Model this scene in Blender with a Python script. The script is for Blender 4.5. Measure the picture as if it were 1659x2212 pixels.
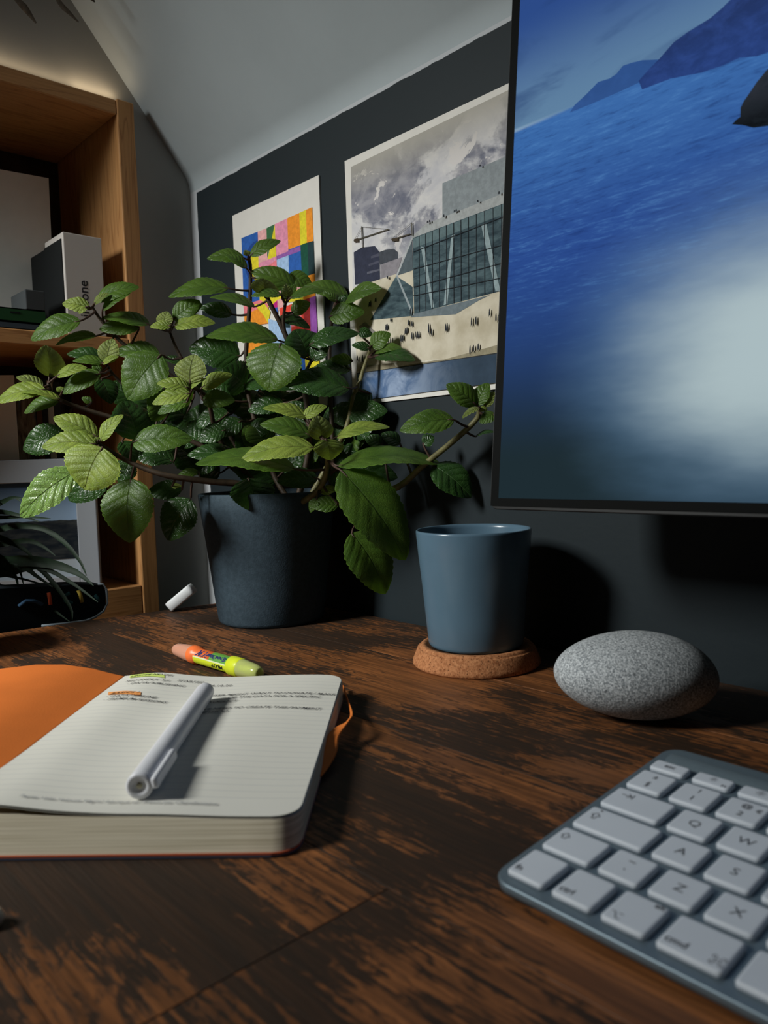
import bpy, bmesh, math, random
import numpy as np
from mathutils import Vector, Matrix
random.seed(7)
SC = bpy.context.scene
COL = SC.collection
for o in list(bpy.data.objects): bpy.data.objects.remove(o)

# ---------------------------------------------------------------- camera
F, CX, CY = 1660.0, 829.5, 1106.0
ZD = 0.75                                   # desk top height
CAM = np.array([0.0, -0.5096, ZD + 0.155])
_Z = np.array([-.03175, -.9972, -.0676]); _Z /= np.linalg.norm(_Z)
_X = np.array([.681, .0278, -.732]); _X -= _Z * (_X @ _Z); _X /= np.linalg.norm(_X)
_Y = np.cross(_Z, _X)
B = np.stack([_X, _Y, _Z], 1)               # world axes in camera axes (x right, y down, z forward)
cd = bpy.data.cameras.new('camera'); co = bpy.data.objects.new('camera', cd); COL.objects.link(co)
R = B.T @ np.diag([1, -1, -1.0])
co.matrix_world = Matrix([list(R[i]) + [CAM[i]] for i in range(3)] + [[0, 0, 0, 1]])
cd.sensor_fit = 'VERTICAL'; cd.sensor_height = 36.0; cd.sensor_width = 27.0
cd.lens = 36.0 * F / 2212.0
cd.clip_start = 0.01
cd.dof.use_dof = True; cd.dof.focus_distance = 0.66; cd.dof.aperture_fstop = cd.lens / 2.1
SC.camera = co

# ---------------------------------------------------------------- world, light, exposure
W = bpy.data.worlds.new('World'); SC.world = W; W.use_nodes = True
bg = W.node_tree.nodes['Background']; bg.inputs[0].default_value = (.62, .86, .90, 1); bg.inputs[1].default_value = 0.010
def window_light(loc, aim, sx, sy, power, color, spread=180):
    l = bpy.data.lights.new('window_light', 'AREA'); l.shape = 'RECTANGLE'; l.size = sx; l.size_y = sy
    l.energy = power; l.color = color; l.spread = math.radians(spread)
    o = bpy.data.objects.new('window_light', l); COL.objects.link(o); o.location = loc
    o.rotation_euler = (Vector(aim) - Vector(loc)).to_track_quat('-Z', 'Y').to_euler()
    return o
window_light((-.805, -1.06, 1.43), (-.60, -.237, .84), .23, .27, 3.2, (.985, 1.0, .965), 78)
for ly, ll, le in ((-.118, .05, .007), (-.19, .17, .013)):       # added unseen fills imitating warm bounce on the wall above the shelf ledge
    sl = bpy.data.lights.new('ledge_bounce_fill', 'AREA'); sl.shape = 'RECTANGLE'; sl.size = .006; sl.size_y = ll; sl.energy = le; sl.color = (1.0, .74, .46)
    so = bpy.data.objects.new('ledge_bounce_fill', sl); COL.objects.link(so); so.location = (-.8850, ly, 1.3385); so.rotation_euler = (math.pi, math.radians(-14), 0)
SC.view_settings.view_transform = 'Standard'; SC.view_settings.look = 'None'
SC.view_settings.exposure = 0.0; SC.view_settings.gamma = 1.0; SC.view_settings.use_curve_mapping = False

# ---------------------------------------------------------------- geometry helpers
def ray(x, y): return B.T @ np.array([(x - CX) / F, (y - CY) / F, 1.0])
def onz(x, y, z=ZD): d = ray(x, y); return CAM + d * ((z - CAM[2]) / d[2])
def onx(x, y, X): d = ray(x, y); return CAM + d * ((X - CAM[0]) / d[0])
def ony(x, y, Y=0.0): d = ray(x, y); return CAM + d * ((Y - CAM[1]) / d[1])
def at(x, y, dep): return CAM + ray(x, y) * dep
def lin(c):
    if isinstance(c, str): c = tuple(int(c[i:i + 2], 16) for i in (0, 2, 4))
    return tuple((v / 255 / 12.92 if v / 255 <= .04045 else ((v / 255 + .055) / 1.055) ** 2.4) for v in c) + (1.0,)
def unit(v): v = np.asarray(v, float); return v / (np.linalg.norm(v) + 1e-12)
class Fr:                                    # a local frame: origin + three axes
    def __init__(s, o, x=(1, 0, 0), y=(0, 1, 0), z=(0, 0, 1)):
        s.o = np.asarray(o, float); s.A = np.stack([np.asarray(x, float), np.asarray(y, float), np.asarray(z, float)], 1)
    def __call__(s, p): return s.o + s.A @ np.asarray(p, float)
I = Fr((0, 0, 0))

class MB:
    def __init__(s): s.v = []; s.f = []; s.m = []; s.uv = None; s.sm = []
    def add(s, vs, fs, mi=0, smooth=False, uvs=None):
        n = len(s.v); s.v += [tuple(map(float, p)) for p in vs]
        for f in fs: s.f.append(tuple(i + n for i in f)); s.m.append(mi); s.sm.append(smooth)
        if uvs is not None or s.uv is not None:
            if s.uv is None: s.uv = [(0, 0, 0)] * n
            s.uv += list(uvs) if uvs is not None else [(0, 0, 0)] * len(vs)
        return s
    def box(s, a, b, fr=I, mi=0):
        P = [fr((x, y, z)) for z in (a[2], b[2]) for y in (a[1], b[1]) for x in (a[0], b[0])]
        return s.add(P, [(0, 2, 3, 1), (4, 5, 7, 6), (0, 1, 5, 4), (2, 6, 7, 3), (0, 4, 6, 2), (1, 3, 7, 5)], mi)
    def stack(s, w, h, r, layers, fr=I, seg=4, mi=0, smooth=True, cx=0, cy=0):
        # rounded rectangle outlines stacked in z: layers of (inset, z)
        vs = []; n = 4 * (seg + 1)
        for ins, z in layers:
            rr = max(r - ins, .00005)
            for qx, qy, a0 in ((1, 1, 0), (-1, 1, 90), (-1, -1, 180), (1, -1, 270)):
                for k in range(seg + 1):
                    a = math.radians(a0 + 90 * k / seg)
                    vs.append(fr((cx + qx * (w / 2 - ins - rr) + rr * math.cos(a), cy + qy * (h / 2 - ins - rr) + rr * math.sin(a), z)))
        fs = [tuple(range(n))[::-1], tuple(range((len(layers) - 1) * n, len(layers) * n))]
        for l in range(len(layers) - 1):
            for i in range(n):
                j = (i + 1) % n; fs.append((l * n + i, l * n + j, (l + 1) * n + j, (l + 1) * n + i))
        s.add(vs, fs, mi, smooth); k = len(s.sm) - len(fs); s.sm[k] = s.sm[k + 1] = False
        return s
    def lathe(s, prof, seg=48, fr=I, mi=0, smooth=True):
        vs = []; fs = []
        for r, z in prof:
            for k in range(seg):
                a = 2 * math.pi * k / seg; vs.append(fr((r * math.cos(a), r * math.sin(a), z)))
        for l in range(len(prof) - 1):
            for k in range(seg):
                j = (k + 1) % seg; fs.append((l * seg + k, l * seg + j, (l + 1) * seg + j, (l + 1) * seg + k))
        if prof[0][0] > 1e-6: fs.append(tuple(range(seg))[::-1])
        if prof[-1][0] > 1e-6: fs.append(tuple(range((len(prof) - 1) * seg, len(prof) * seg)))
        return s.add(vs, fs, mi, smooth)
    def tube(s, pts, rad, seg=8, mi=0, smooth=True):
        pts = [np.asarray(p, float) for p in pts]; n = len(pts)
        if not hasattr(rad, '__len__'): rad = [rad] * n
        vs = []; fs = []; up = np.array([.31, .2, .93])
        for i, p in enumerate(pts):
            t = unit(pts[min(i + 1, n - 1)] - pts[max(i - 1, 0)])
            a = unit(np.cross(t, up)); b = np.cross(t, a)
            for k in range(seg):
                an = 2 * math.pi * k / seg; vs.append(p + rad[i] * (a * math.cos(an) + b * math.sin(an)))
        for i in range(n - 1):
            for k in range(seg):
                j = (k + 1) % seg; fs.append((i * seg + k, i * seg + j, (i + 1) * seg + j, (i + 1) * seg + k))
        fs += [tuple(range(seg))[::-1], tuple(range((n - 1) * seg, n * seg))]
        return s.add(vs, fs, mi, smooth)
    def prism(s, poly, z0, z1, fr=I, mi=0):
        n = len(poly); vs = [fr((x, y, z0)) for x, y in poly] + [fr((x, y, z1)) for x, y in poly]
        fs = [tuple(range(n))[::-1], tuple(range(n, 2 * n))] + [(i, (i + 1) % n, n + (i + 1) % n, n + i) for i in range(n)]
        return s.add(vs, fs, mi)
    def sheet(s, G, mi=0, smooth=True, uvs=None):
        # G: rows of points
        r, c = len(G), len(G[0]); vs = [p for row in G for p in row]
        fs = [(i * c + j, i * c + j + 1, (i + 1) * c + j + 1, (i + 1) * c + j) for i in range(r - 1) for j in range(c - 1)]
        return s.add(vs, fs, mi, smooth, uvs)
def origin(p):
    return np.zeros(3) if p is None else np.array(p.get('_o', (0, 0, 0)), float)
def build(name, mb, mats, parent=None, kind=None, label=None, loc=None):
    org = origin(parent) if parent is not None else (np.asarray(loc, float) if loc is not None else np.zeros(3))
    me = bpy.data.meshes.new(name)
    me.from_pydata([tuple(np.asarray(v) - org) for v in mb.v], [], mb.f)
    mats = mats if isinstance(mats, (list, tuple)) else [mats]
    for m in mats: me.materials.append(m)
    me.polygons.foreach_set('material_index', mb.m); me.polygons.foreach_set('use_smooth', mb.sm)
    if mb.uv is not None:
        a = me.attributes.new('uvv', 'FLOAT_VECTOR', 'POINT'); a.data.foreach_set('vector', [c for u in mb.uv for c in u])
    me.update()
    o = bpy.data.objects.new(name, me); COL.objects.link(o)
    if parent is not None: o.parent = parent
    else: o.location = org
    o['_o'] = [float(c) for c in org]
    if kind: o['kind'] = kind
    if label: o['label'] = label
    return o
def thing(name, label, cat, loc, group=None):
    o = bpy.data.objects.new(name, None); COL.objects.link(o); o.location = loc; o.empty_display_size = .02
    o['_o'] = [float(c) for c in loc]
    return tag(o, label, cat, group)
def tag(o, label, cat, group=None):
    o['label'] = label; o['category'] = cat
    if group: o['group'] = group
    return o
def autosmooth(o, ang=40):
    me = o.data
    bm = bmesh.new(); bm.from_mesh(me)
    for e in bm.edges:
        if len(e.link_faces) == 2 and e.calc_face_angle(0) > math.radians(ang): e.smooth = False
    bm.to_mesh(me); bm.free(); return o
def text_verts(s, size, shear=0, align='LEFT', space=1.0, bold=0.0):
    cu = bpy.data.curves.new('t', 'FONT'); cu.body = s; cu.size = size; cu.shear = shear; cu.align_x = align; cu.space_character = space
    cu.offset = bold; cu.resolution_u = 3
    ob = bpy.data.objects.new('t', cu); COL.objects.link(ob)
    me = bpy.data.meshes.new_from_object(ob.evaluated_get(bpy.context.evaluated_depsgraph_get()))
    vs = [tuple(v.co) for v in me.vertices]; fs = [tuple(p.vertices) for p in me.polygons]
    bpy.data.objects.remove(ob); bpy.data.curves.remove(cu); bpy.data.meshes.remove(me)
    return vs, fs

# ---------------------------------------------------------------- materials
class NT:
    def __init__(s, name):
        s.mat = bpy.data.materials.new(name); s.mat.use_nodes = True; s.t = s.mat.node_tree; s.t.nodes.clear()
        s.out = s.n('ShaderNodeOutputMaterial')
    def n(s, ty, **k):
        x = s.t.nodes.new(ty)
        for a, v in k.items(): setattr(x, a, v)
        return x
    def set(s, sock, v):
        if v is None: return
        if hasattr(v, 'is_output') or isinstance(v, bpy.types.NodeSocket): s.t.links.new(v, sock)
        else: sock.default_value = v
    def math(s, op, a, b=None, c=None, clamp=False):
        x = s.n('ShaderNodeMath', operation=op, use_clamp=clamp); s.set(x.inputs[0], a); s.set(x.inputs[1], b); s.set(x.inputs[2], c); return x.outputs[0]
    def ramp(s, fac, a, b, lo=0.0, hi=1.0, smooth=True):
        x = s.n('ShaderNodeMapRange', interpolation_type='SMOOTHSTEP' if smooth else 'LINEAR'); s.set(x.inputs[0], fac)
        x.inputs[1].default_value = a; x.inputs[2].default_value = b; x.inputs[3].default_value = lo; x.inputs[4].default_value = hi; return x.outputs[0]
    def mix(s, fac, a, b, blend='MIX'):
        x = s.n('ShaderNodeMix', data_type='RGBA', blend_type=blend); s.set(x.inputs[0], fac); s.set(x.inputs[6], a); s.set(x.inputs[7], b); return x.outputs[2]
    def pos(s, which='Position'):
        if which == 'Position': return s.n('ShaderNodeNewGeometry').outputs['Position']
        return s.n('ShaderNodeTexCoord').outputs[which]
    def attr(s, name='uvv'): return s.n('ShaderNodeAttribute', attribute_name=name).outputs['Vector']
    def sep(s, v): x = s.n('ShaderNodeSeparateXYZ'); s.set(x.inputs[0], v); return x.outputs
    def scale(s, v, sc, loc=(0, 0, 0), rot=(0, 0, 0)):
        x = s.n('ShaderNodeMapping'); s.set(x.inputs[0], v); x.inputs[1].default_value = loc; x.inputs[2].default_value = rot; x.inputs[3].default_value = sc; return x.outputs[0]
    def noise(s, v, sc, det=4, rough=.55, dist=0.0, out=0):
        x = s.n('ShaderNodeTexNoise'); s.set(x.inputs['Vector'], v); x.inputs['Scale'].default_value = sc; x.inputs['Detail'].default_value = det
        x.inputs['Roughness'].default_value = rough; x.inputs['Distortion'].default_value = dist; return x.outputs[out]
    def bump(s, h, strength=.3, dist=.001):
        x = s.n('ShaderNodeBump'); x.inputs['Strength'].default_value = strength; x.inputs['Distance'].default_value = dist; s.set(x.inputs['Height'], h); return x.outputs[0]
    def bsdf(s, col, rough=.5, spec=.5, metal=0, normal=None, trans=0, ior=1.45, coat=0, sheen=0):
        x = s.n('ShaderNodeBsdfPrincipled'); s.set(x.inputs['Base Color'], col); s.set(x.inputs['Roughness'], rough); x.inputs['Specular IOR Level'].default_value = spec
        x.inputs['Metallic'].default_value = metal; x.inputs['Transmission Weight'].default_value = trans; x.inputs['IOR'].default_value = ior
        x.inputs['Coat Weight'].default_value = coat; x.inputs['Sheen Weight'].default_value = sheen
        s.set(x.inputs['Normal'], normal); s.bs = x; return x.outputs[0]
    def done(s, sh): s.t.links.new(sh, s.out.inputs[0]); return s.mat
def simple(name, col, rough=.5, spec=.5, metal=0, var=0.0, vs=60, bump=0.0, bs=300, bd=.0005, coat=0, det=4):
    n = NT(name); c = lin(col); p = n.pos(); nm = None
    if var: c = n.mix(n.ramp(n.noise(p, vs, det), .3, .7), tuple(v * (1 - var) for v in c[:3]) + (1,), tuple(min(1, v * (1 + var)) for v in c[:3]) + (1,))
    if bump: nm = n.bump(n.noise(p, bs, 3), bump, bd)
    return n.done(n.bsdf(c, rough, spec, metal, nm, coat=coat))

def mat_desk():
    n = NT('stained_wood'); p = n.pos()
    rnd = n.n('ShaderNodeObjectInfo').outputs['Random']
    off = n.n('ShaderNodeCombineXYZ'); n.set(off.inputs[0], n.math('MULTIPLY', rnd, 7.0)); n.set(off.inputs[1], n.math('MULTIPLY', rnd, 3.0))
    va = n.n('ShaderNodeVectorMath', operation='ADD'); n.set(va.inputs[0], p); n.set(va.inputs[1], off.outputs[0]); q = va.outputs[0]
    grain = n.noise(n.scale(q, (5, 95, 20)), 1.6, 7, .62, .6)
    fine = n.noise(n.scale(q, (16, 320, 40)), 1.5, 4, .6)
    big = n.noise(n.scale(q, (3.0, 8, 4)), 1.6, 3, .5, .4)
    blot = n.noise(n.scale(q, (40, 110, 30)), 2.0, 6, .66, .9)
    base = n.mix(n.ramp(grain, .3, .72), lin((102, 63, 36)), lin((166, 104, 58)))
    base = n.mix(n.ramp(fine, .35, .7, 0, .55), base, lin((66, 45, 29)))
    s1 = n.math('ADD', n.math('MULTIPLY', n.math('SUBTRACT', big, .5), 2.0), n.math('MULTIPLY', n.math('SUBTRACT', blot, .5), .95))
    s1 = n.math('ADD', s1, n.math('MULTIPLY', n.math('SUBTRACT', grain, .5), .9))
    s1 = n.math('ADD', s1, n.math('MULTIPLY', n.math('SUBTRACT', fine, .5), .65))
    dark = n.ramp(s1, -.16, .08)
    c = n.mix(n.math('MULTIPLY', dark, .90), base, lin((34, 29, 23)))
    nm = n.bump(n.math('SUBTRACT', n.math('ADD', grain, fine), n.math('MULTIPLY', dark, .35)), .32, .0012)
    return n.done(n.bsdf(c, n.ramp(dark, 0, 1, .47, .62), .35, 0, nm))
def mat_pine(name, sc, base=(204, 152, 98), dark=(150, 98, 54)):
    n = NT(name); p = n.pos()
    w = n.noise(n.scale(p, sc), 1.0, 3, .5, .8)
    rings = n.math('ABSOLUTE', n.math('SINE', n.math('MULTIPLY', w, 34.0)))
    f = n.noise(n.scale(p, tuple(v * 9 for v in sc)), 1.0, 3)
    c = n.mix(n.ramp(rings, 0, .5, .55, 0), lin(base), lin(dark)); c = n.mix(n.ramp(f, .3, .75, 0, .3), c, lin(dark))
    kn = n.n('ShaderNodeTexVoronoi'); n.set(kn.inputs['Vector'], n.scale(p, (9, 9, 5))); kn.inputs['Scale'].default_value = 1.0
    c = n.mix(n.ramp(kn.outputs['Distance'], .05, .11, .9, 0), c, lin((60, 32, 16)))
    return n.done(n.bsdf(c, .45, .4, 0, n.bump(w, .2, .001)))
def mat_leaf(name, a, b, vein, gloss=.45, tcol=(120, 150, 40), tw=.22, veinw=1.0, bumpk=.8):
    n = NT(name); u = n.sep(n.attr()); t, s = u[0], u[1]; as_ = n.math('ABSOLUTE', s)
    ph = n.math('FRACT', n.math('MULTIPLY', n.math('SUBTRACT', t, n.math('MULTIPLY', as_, .26)), 6.0))
    dv = n.math('ABSOLUTE', n.math('SUBTRACT', ph, .5))                       # 0 at the side vein
    sv = n.ramp(dv, .0, .075 * veinw, 1, 0); mid = n.ramp(as_, .0, .05, 1, 0)
    v = n.math('MAXIMUM', n.math('MULTIPLY', sv, .75), mid, clamp=True)
    p = n.pos(); nz = n.noise(p, 420, 4, .6); big = n.noise(p, 60, 2)
    vo = n.n('ShaderNodeTexVoronoi', feature='DISTANCE_TO_EDGE'); n.set(vo.inputs['Vector'], p); vo.inputs['Scale'].default_value = 420
    cell = n.ramp(vo.outputs['Distance'], 0, .12)
    c = n.mix(n.ramp(big, .3, .7), lin(a), lin(b)); c = n.mix(n.math('MULTIPLY', n.math('SUBTRACT', 1.0, cell), .25), c, lin(vein))
    c = n.mix(n.math('MULTIPLY', v, .8), c, lin(vein))
    edge = n.ramp(as_, .93, 1.0, 0, .5); c = n.mix(edge, c, lin(tuple(min(255, int(k * 1.35)) for k in b)))
    h = n.math('ADD', n.math('MULTIPLY', n.ramp(dv, 0, .38), .8), n.math('MULTIPLY', cell, .22)); h = n.math('ADD', h, n.math('MULTIPLY', nz, .12))
    h = n.math('SUBTRACT', h, n.math('MULTIPLY', mid, .7))
    sh = n.bsdf(c, gloss, .45, 0, n.bump(h, bumpk, .0011))
    tr = n.n('ShaderNodeBsdfTranslucent'); tr.inputs[0].default_value = lin(tcol)
    m = n.n('ShaderNodeMixShader'); m.inputs[0].default_value = tw; n.t.links.new(sh, m.inputs[1]); n.t.links.new(tr.outputs[0], m.inputs[2])
    return n.done(m.outputs[0])
def mat_wall_back():
    n = NT('painted_wall'); p = n.pos(); x, y, z = n.sep(p)
    j = n.math('MULTIPLY', n.math('SUBTRACT', n.noise(p, 40, 3), .5), .0035)
    mx = n.ramp(n.math('ADD', x, j), XPAINT - .0003, XPAINT + .0003); mz = n.ramp(n.math('ADD', z, j), ZPAINT - .0003, ZPAINT + .0003, 1, 0)
    m = n.math('MULTIPLY', mx, mz)
    c = n.mix(m, lin((190, 194, 198)), n.mix(n.noise(p, 8, 2), lin((27, 36, 40)), lin((31, 41, 46))))
    return n.done(n.bsdf(c, .62, .3, 0, n.bump(n.noise(p, 160, 3), .12, .001)))
def mat_emit(name, col, st=1.0):
    n = NT(name); e = n.n('ShaderNodeEmission'); n.set(e.inputs[0], lin(col)); e.inputs[1].default_value = st; return n.done(e.outputs[0])
FLAT = {}
def flat(col, rough=.75):
    k = tuple(col)
    if k not in FLAT: FLAT[k] = simple('print_%02x%02x%02x' % k, k, rough, .2, var=.12, vs=260)
    return FLAT[k]

XPAINT, ZPAINT = -0.8773, 1.2466
XL = -0.893                                   # left gable wall
M_WHITE = simple('white_plaster', (172, 182, 186), .7, .2, var=.03, vs=12, bump=.15, bs=120)
M_PINE_V = mat_pine('pine_upright', (34, 34, 2.2)); M_PINE_H = mat_pine('pine_board', (34, 2.2, 60))
M_PINE_DK = simple('dark_backboard', (74, 58, 42), .7, .2, var=.25, vs=25)
M_WALL = mat_wall_back()

# ---------------------------------------------------------------- the room
m = MB(); m.add([(XL, 0, 0), (2.2, 0, 0), (2.2, 0, 1.25), (XL, 0, 1.25)], [(0, 1, 2, 3)])
m.add([(XL - .05, .04, 0), (2.2, .04, 0), (2.2, .04, 1.25), (XL - .05, .04, 1.25)], [(3, 2, 1, 0)])
build('wall_back', m, M_WALL, kind='structure')
prof = [(0.0, 1.25)]                           # rounded crease, then the roof slope
cr, a1 = .035, math.radians(39)
for k in range(1, 9):
    a = a1 * k / 8; prof.append((-cr * (1 - math.cos(a)), 1.25 + cr * math.sin(a)))
y0, z0 = prof[-1]; prof.append((y0 - 1.1 * math.sin(a1), z0 + 1.1 * math.cos(a1)))
m = MB(); m.sheet([[(XL - .02, y, z), (2.2, y, z)] for y, z in prof])
build('ceiling', m, M_WHITE, kind='structure')
m = MB(); m.box((XL - .2, -2.0, -.02), (2.2, .04, 0)); build('floor', m, simple('carpet', (90, 84, 78), .95, .1, var=.2, vs=300), kind='structure')

# ---------------------------------------------------------------- desk: planks with recessed joints
M_DESK = mat_desk()
desk = thing('desk', 'dark stained brown wooden desk with distressed planks', 'desk', (-.1, -.3, ZD))
def xl(y): return max(-.7476 + .17 * y, -.797)
seams = [-.006, -.0988, -.2138, -.3288, -.4418, -.5588, -.66]
butts = {0: [.35], 1: [-.02], 2: [.42], 3: [-.199], 4: [.12], 5: [-.4]}
G = .00022
for i in range(6):
    ya, yb = seams[i] - G, seams[i + 1] + G
    xs = [None] + butts[i] + [.95]
    for k in range(len(xs) - 1):
        A = (xl(ya), xl(yb)) if xs[k] is None else (xs[k] + G, xs[k] + G); bq = xs[k + 1] - G
        poly = [(A[1], yb), (bq, yb), (bq, ya), (A[0], ya)]
        c = np.mean(poly, 0); mm = MB(); n = 4
        ins = [tuple(np.array(p) + .00008 * np.sign(c - np.array(p))) for p in poly]
        vs = [(x, y, ZD - .03) for x, y in poly] + [(x, y, ZD - .0001) for x, y in poly] + [(x, y, ZD) for x, y in ins]
        mm.add(vs, [(3, 2, 1, 0), (8, 9, 10, 11)] + [(l * 4 + q, l * 4 + (q + 1) % 4, l * 4 + 4 + (q + 1) % 4, l * 4 + 4 + q) for l in (0, 1) for q in range(4)])
        build('plank', mm, M_DESK, desk)
m = MB(); m.add([(xl(-.006) + .004, -.008, ZD - .012), (.94, -.008, ZD - .012), (.94, -.655, ZD - .012), (xl(-.655) + .004, -.655, ZD - .012)], [(3, 2, 1, 0)])
build('underlay', m, simple('joint_black', (18, 15, 12), .9, .1), desk)
M_BLK = simple('black_steel', (24, 25, 26), .45, .5)
for x, y in ((-.70, -.05), (-.70, -.61), (.9, -.05), (.9, -.61)):
    m = MB(); m.box((x - .02, y - .02, 0), (x + .02, y + .02, ZD - .03)); build('leg', m, M_BLK, desk)

# ---------------------------------------------------------------- pine shelf unit against the gable wall
XS = -.881
yi = onx(267, 500, XS)[1]; yo = onx(296.0, 360, XS)[1]; zt = onx(295, 225, XS)[2]
zm1 = onx(230, 727, XS)[2]; zm0 = onx(230, 750, XS)[2] - .004; zb1 = onx(305, 1264, XS)[2]; YL = -.95; XB = XS - .190
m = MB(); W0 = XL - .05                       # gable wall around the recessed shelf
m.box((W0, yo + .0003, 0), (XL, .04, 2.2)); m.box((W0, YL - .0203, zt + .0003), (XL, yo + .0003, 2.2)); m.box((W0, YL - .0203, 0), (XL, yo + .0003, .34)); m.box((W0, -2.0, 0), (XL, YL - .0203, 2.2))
build('wall_left', m, simple('gable_shade_paint', (160, 161, 158), .75, .2, var=.03, vs=12, bump=.15, bs=120), kind='structure')  # white wall greyed below the ceiling plaster to deepen the shelf's shade
shelf = thing('pine_shelf', 'open pine shelf unit recessed in the left wall beyond the desk', 'shelf', (XS, yi, .34))
def board(name, a, b, mat):
    m = MB(); w, d, h = (b[k] - a[k] for k in range(3)); e = .0012
    m.stack(w, d, .0015, [(e, a[2]), (0, a[2] + e), (0, b[2] - e), (e, b[2])], Fr(((a[0] + b[0]) / 2, (a[1] + b[1]) / 2, 0)), seg=2, smooth=False)
    return build(name, m, mat, shelf)
board('side_panel', (XB, yi, .341), (XS, yo, zt), M_PINE_V)
board('side_panel', (XB, YL - .02, .341), (XS, YL, zt), M_PINE_V)
board('top_board', (XB, YL, zt - .0185), (XS - .001, yi - .0005, zt - .0015), M_PINE_H)
board('shelf_board', (XB, YL, zm0), (XS - .001, yi - .0005, zm1), M_PINE_H)
board('bottom_board', (XB, YL, zb1 - .06), (XS - .001, yi - .0005, zb1), M_PINE_H)
board('shelf_board', (XB, YL, .345), (XS - .001, yi - .0005, .365), M_PINE_H)
m = MB(); m.box((XB - .006, YL - .02, .341), (XB, yo, zt)); build('back_panel', m, M_PINE_DK, shelf)

# ---------------------------------------------------------------- prints on the dark wall
def wallpoly(m, pts, lvl, mi=0, Y=None):
    vs = [ony(x, y, -.0022 - .00012 * lvl) for x, y in pts]; m.add(vs, [tuple(range(len(vs)))], mi)
def paper(name, x0, x1, z0, z1, label, cat, mat):
    p = thing(name, label, cat, ((x0 + x1) / 2, -.001, (z0 + z1) / 2))
    m = MB(); m.box((x0, -.002, z0), (x1, -.0004, z1)); build('sheet', m, mat, p); return p
M_PAPER = simple('print_paper', (226, 223, 216), .7, .2, var=.02)
def art(parent, name, conv, polys, extra=()):
    mats = []; m = MB()
    for i, (c, pts) in enumerate(polys):
        mt = flat(c) if isinstance(c, tuple) else c
        if mt not in mats: mats.append(mt)
        wallpoly(m, [conv(*p) for p in pts], i * .25, mats.index(mt))
    return build(name, m, mats, parent)
P1 = paper('art_print', -.7945, -.6300, .9640, 1.1975, 'white sheet with colourful geometric blocks on the dark wall', 'poster', M_PAPER)
f3 = lambda x, y: (420 + x / 4.0206, 350 + y / 4.0222)
def arc(cx, cy, rx, ry, a0, a1, n=10): return [(cx + rx * math.cos(math.radians(a0 + (a1 - a0) * k / n)), cy - ry * math.sin(math.radians(a0 + (a1 - a0) * k / n))) for k in range(n + 1)]
BL, DB, YE, LP, GR, PK, OR, PU, LB, CO, DG, DT, RE, DR, MG, VI = (48, 98, 178), (36, 74, 148), (232, 216, 52), (236, 178, 176), (62, 112, 72), (232, 150, 178), (246, 152, 48), (150, 96, 172), (166, 196, 232), (240, 130, 140), (30, 84, 66), (38, 62, 66), (232, 76, 60), (168, 50, 52), (196, 40, 130), (150, 84, 170)
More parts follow.
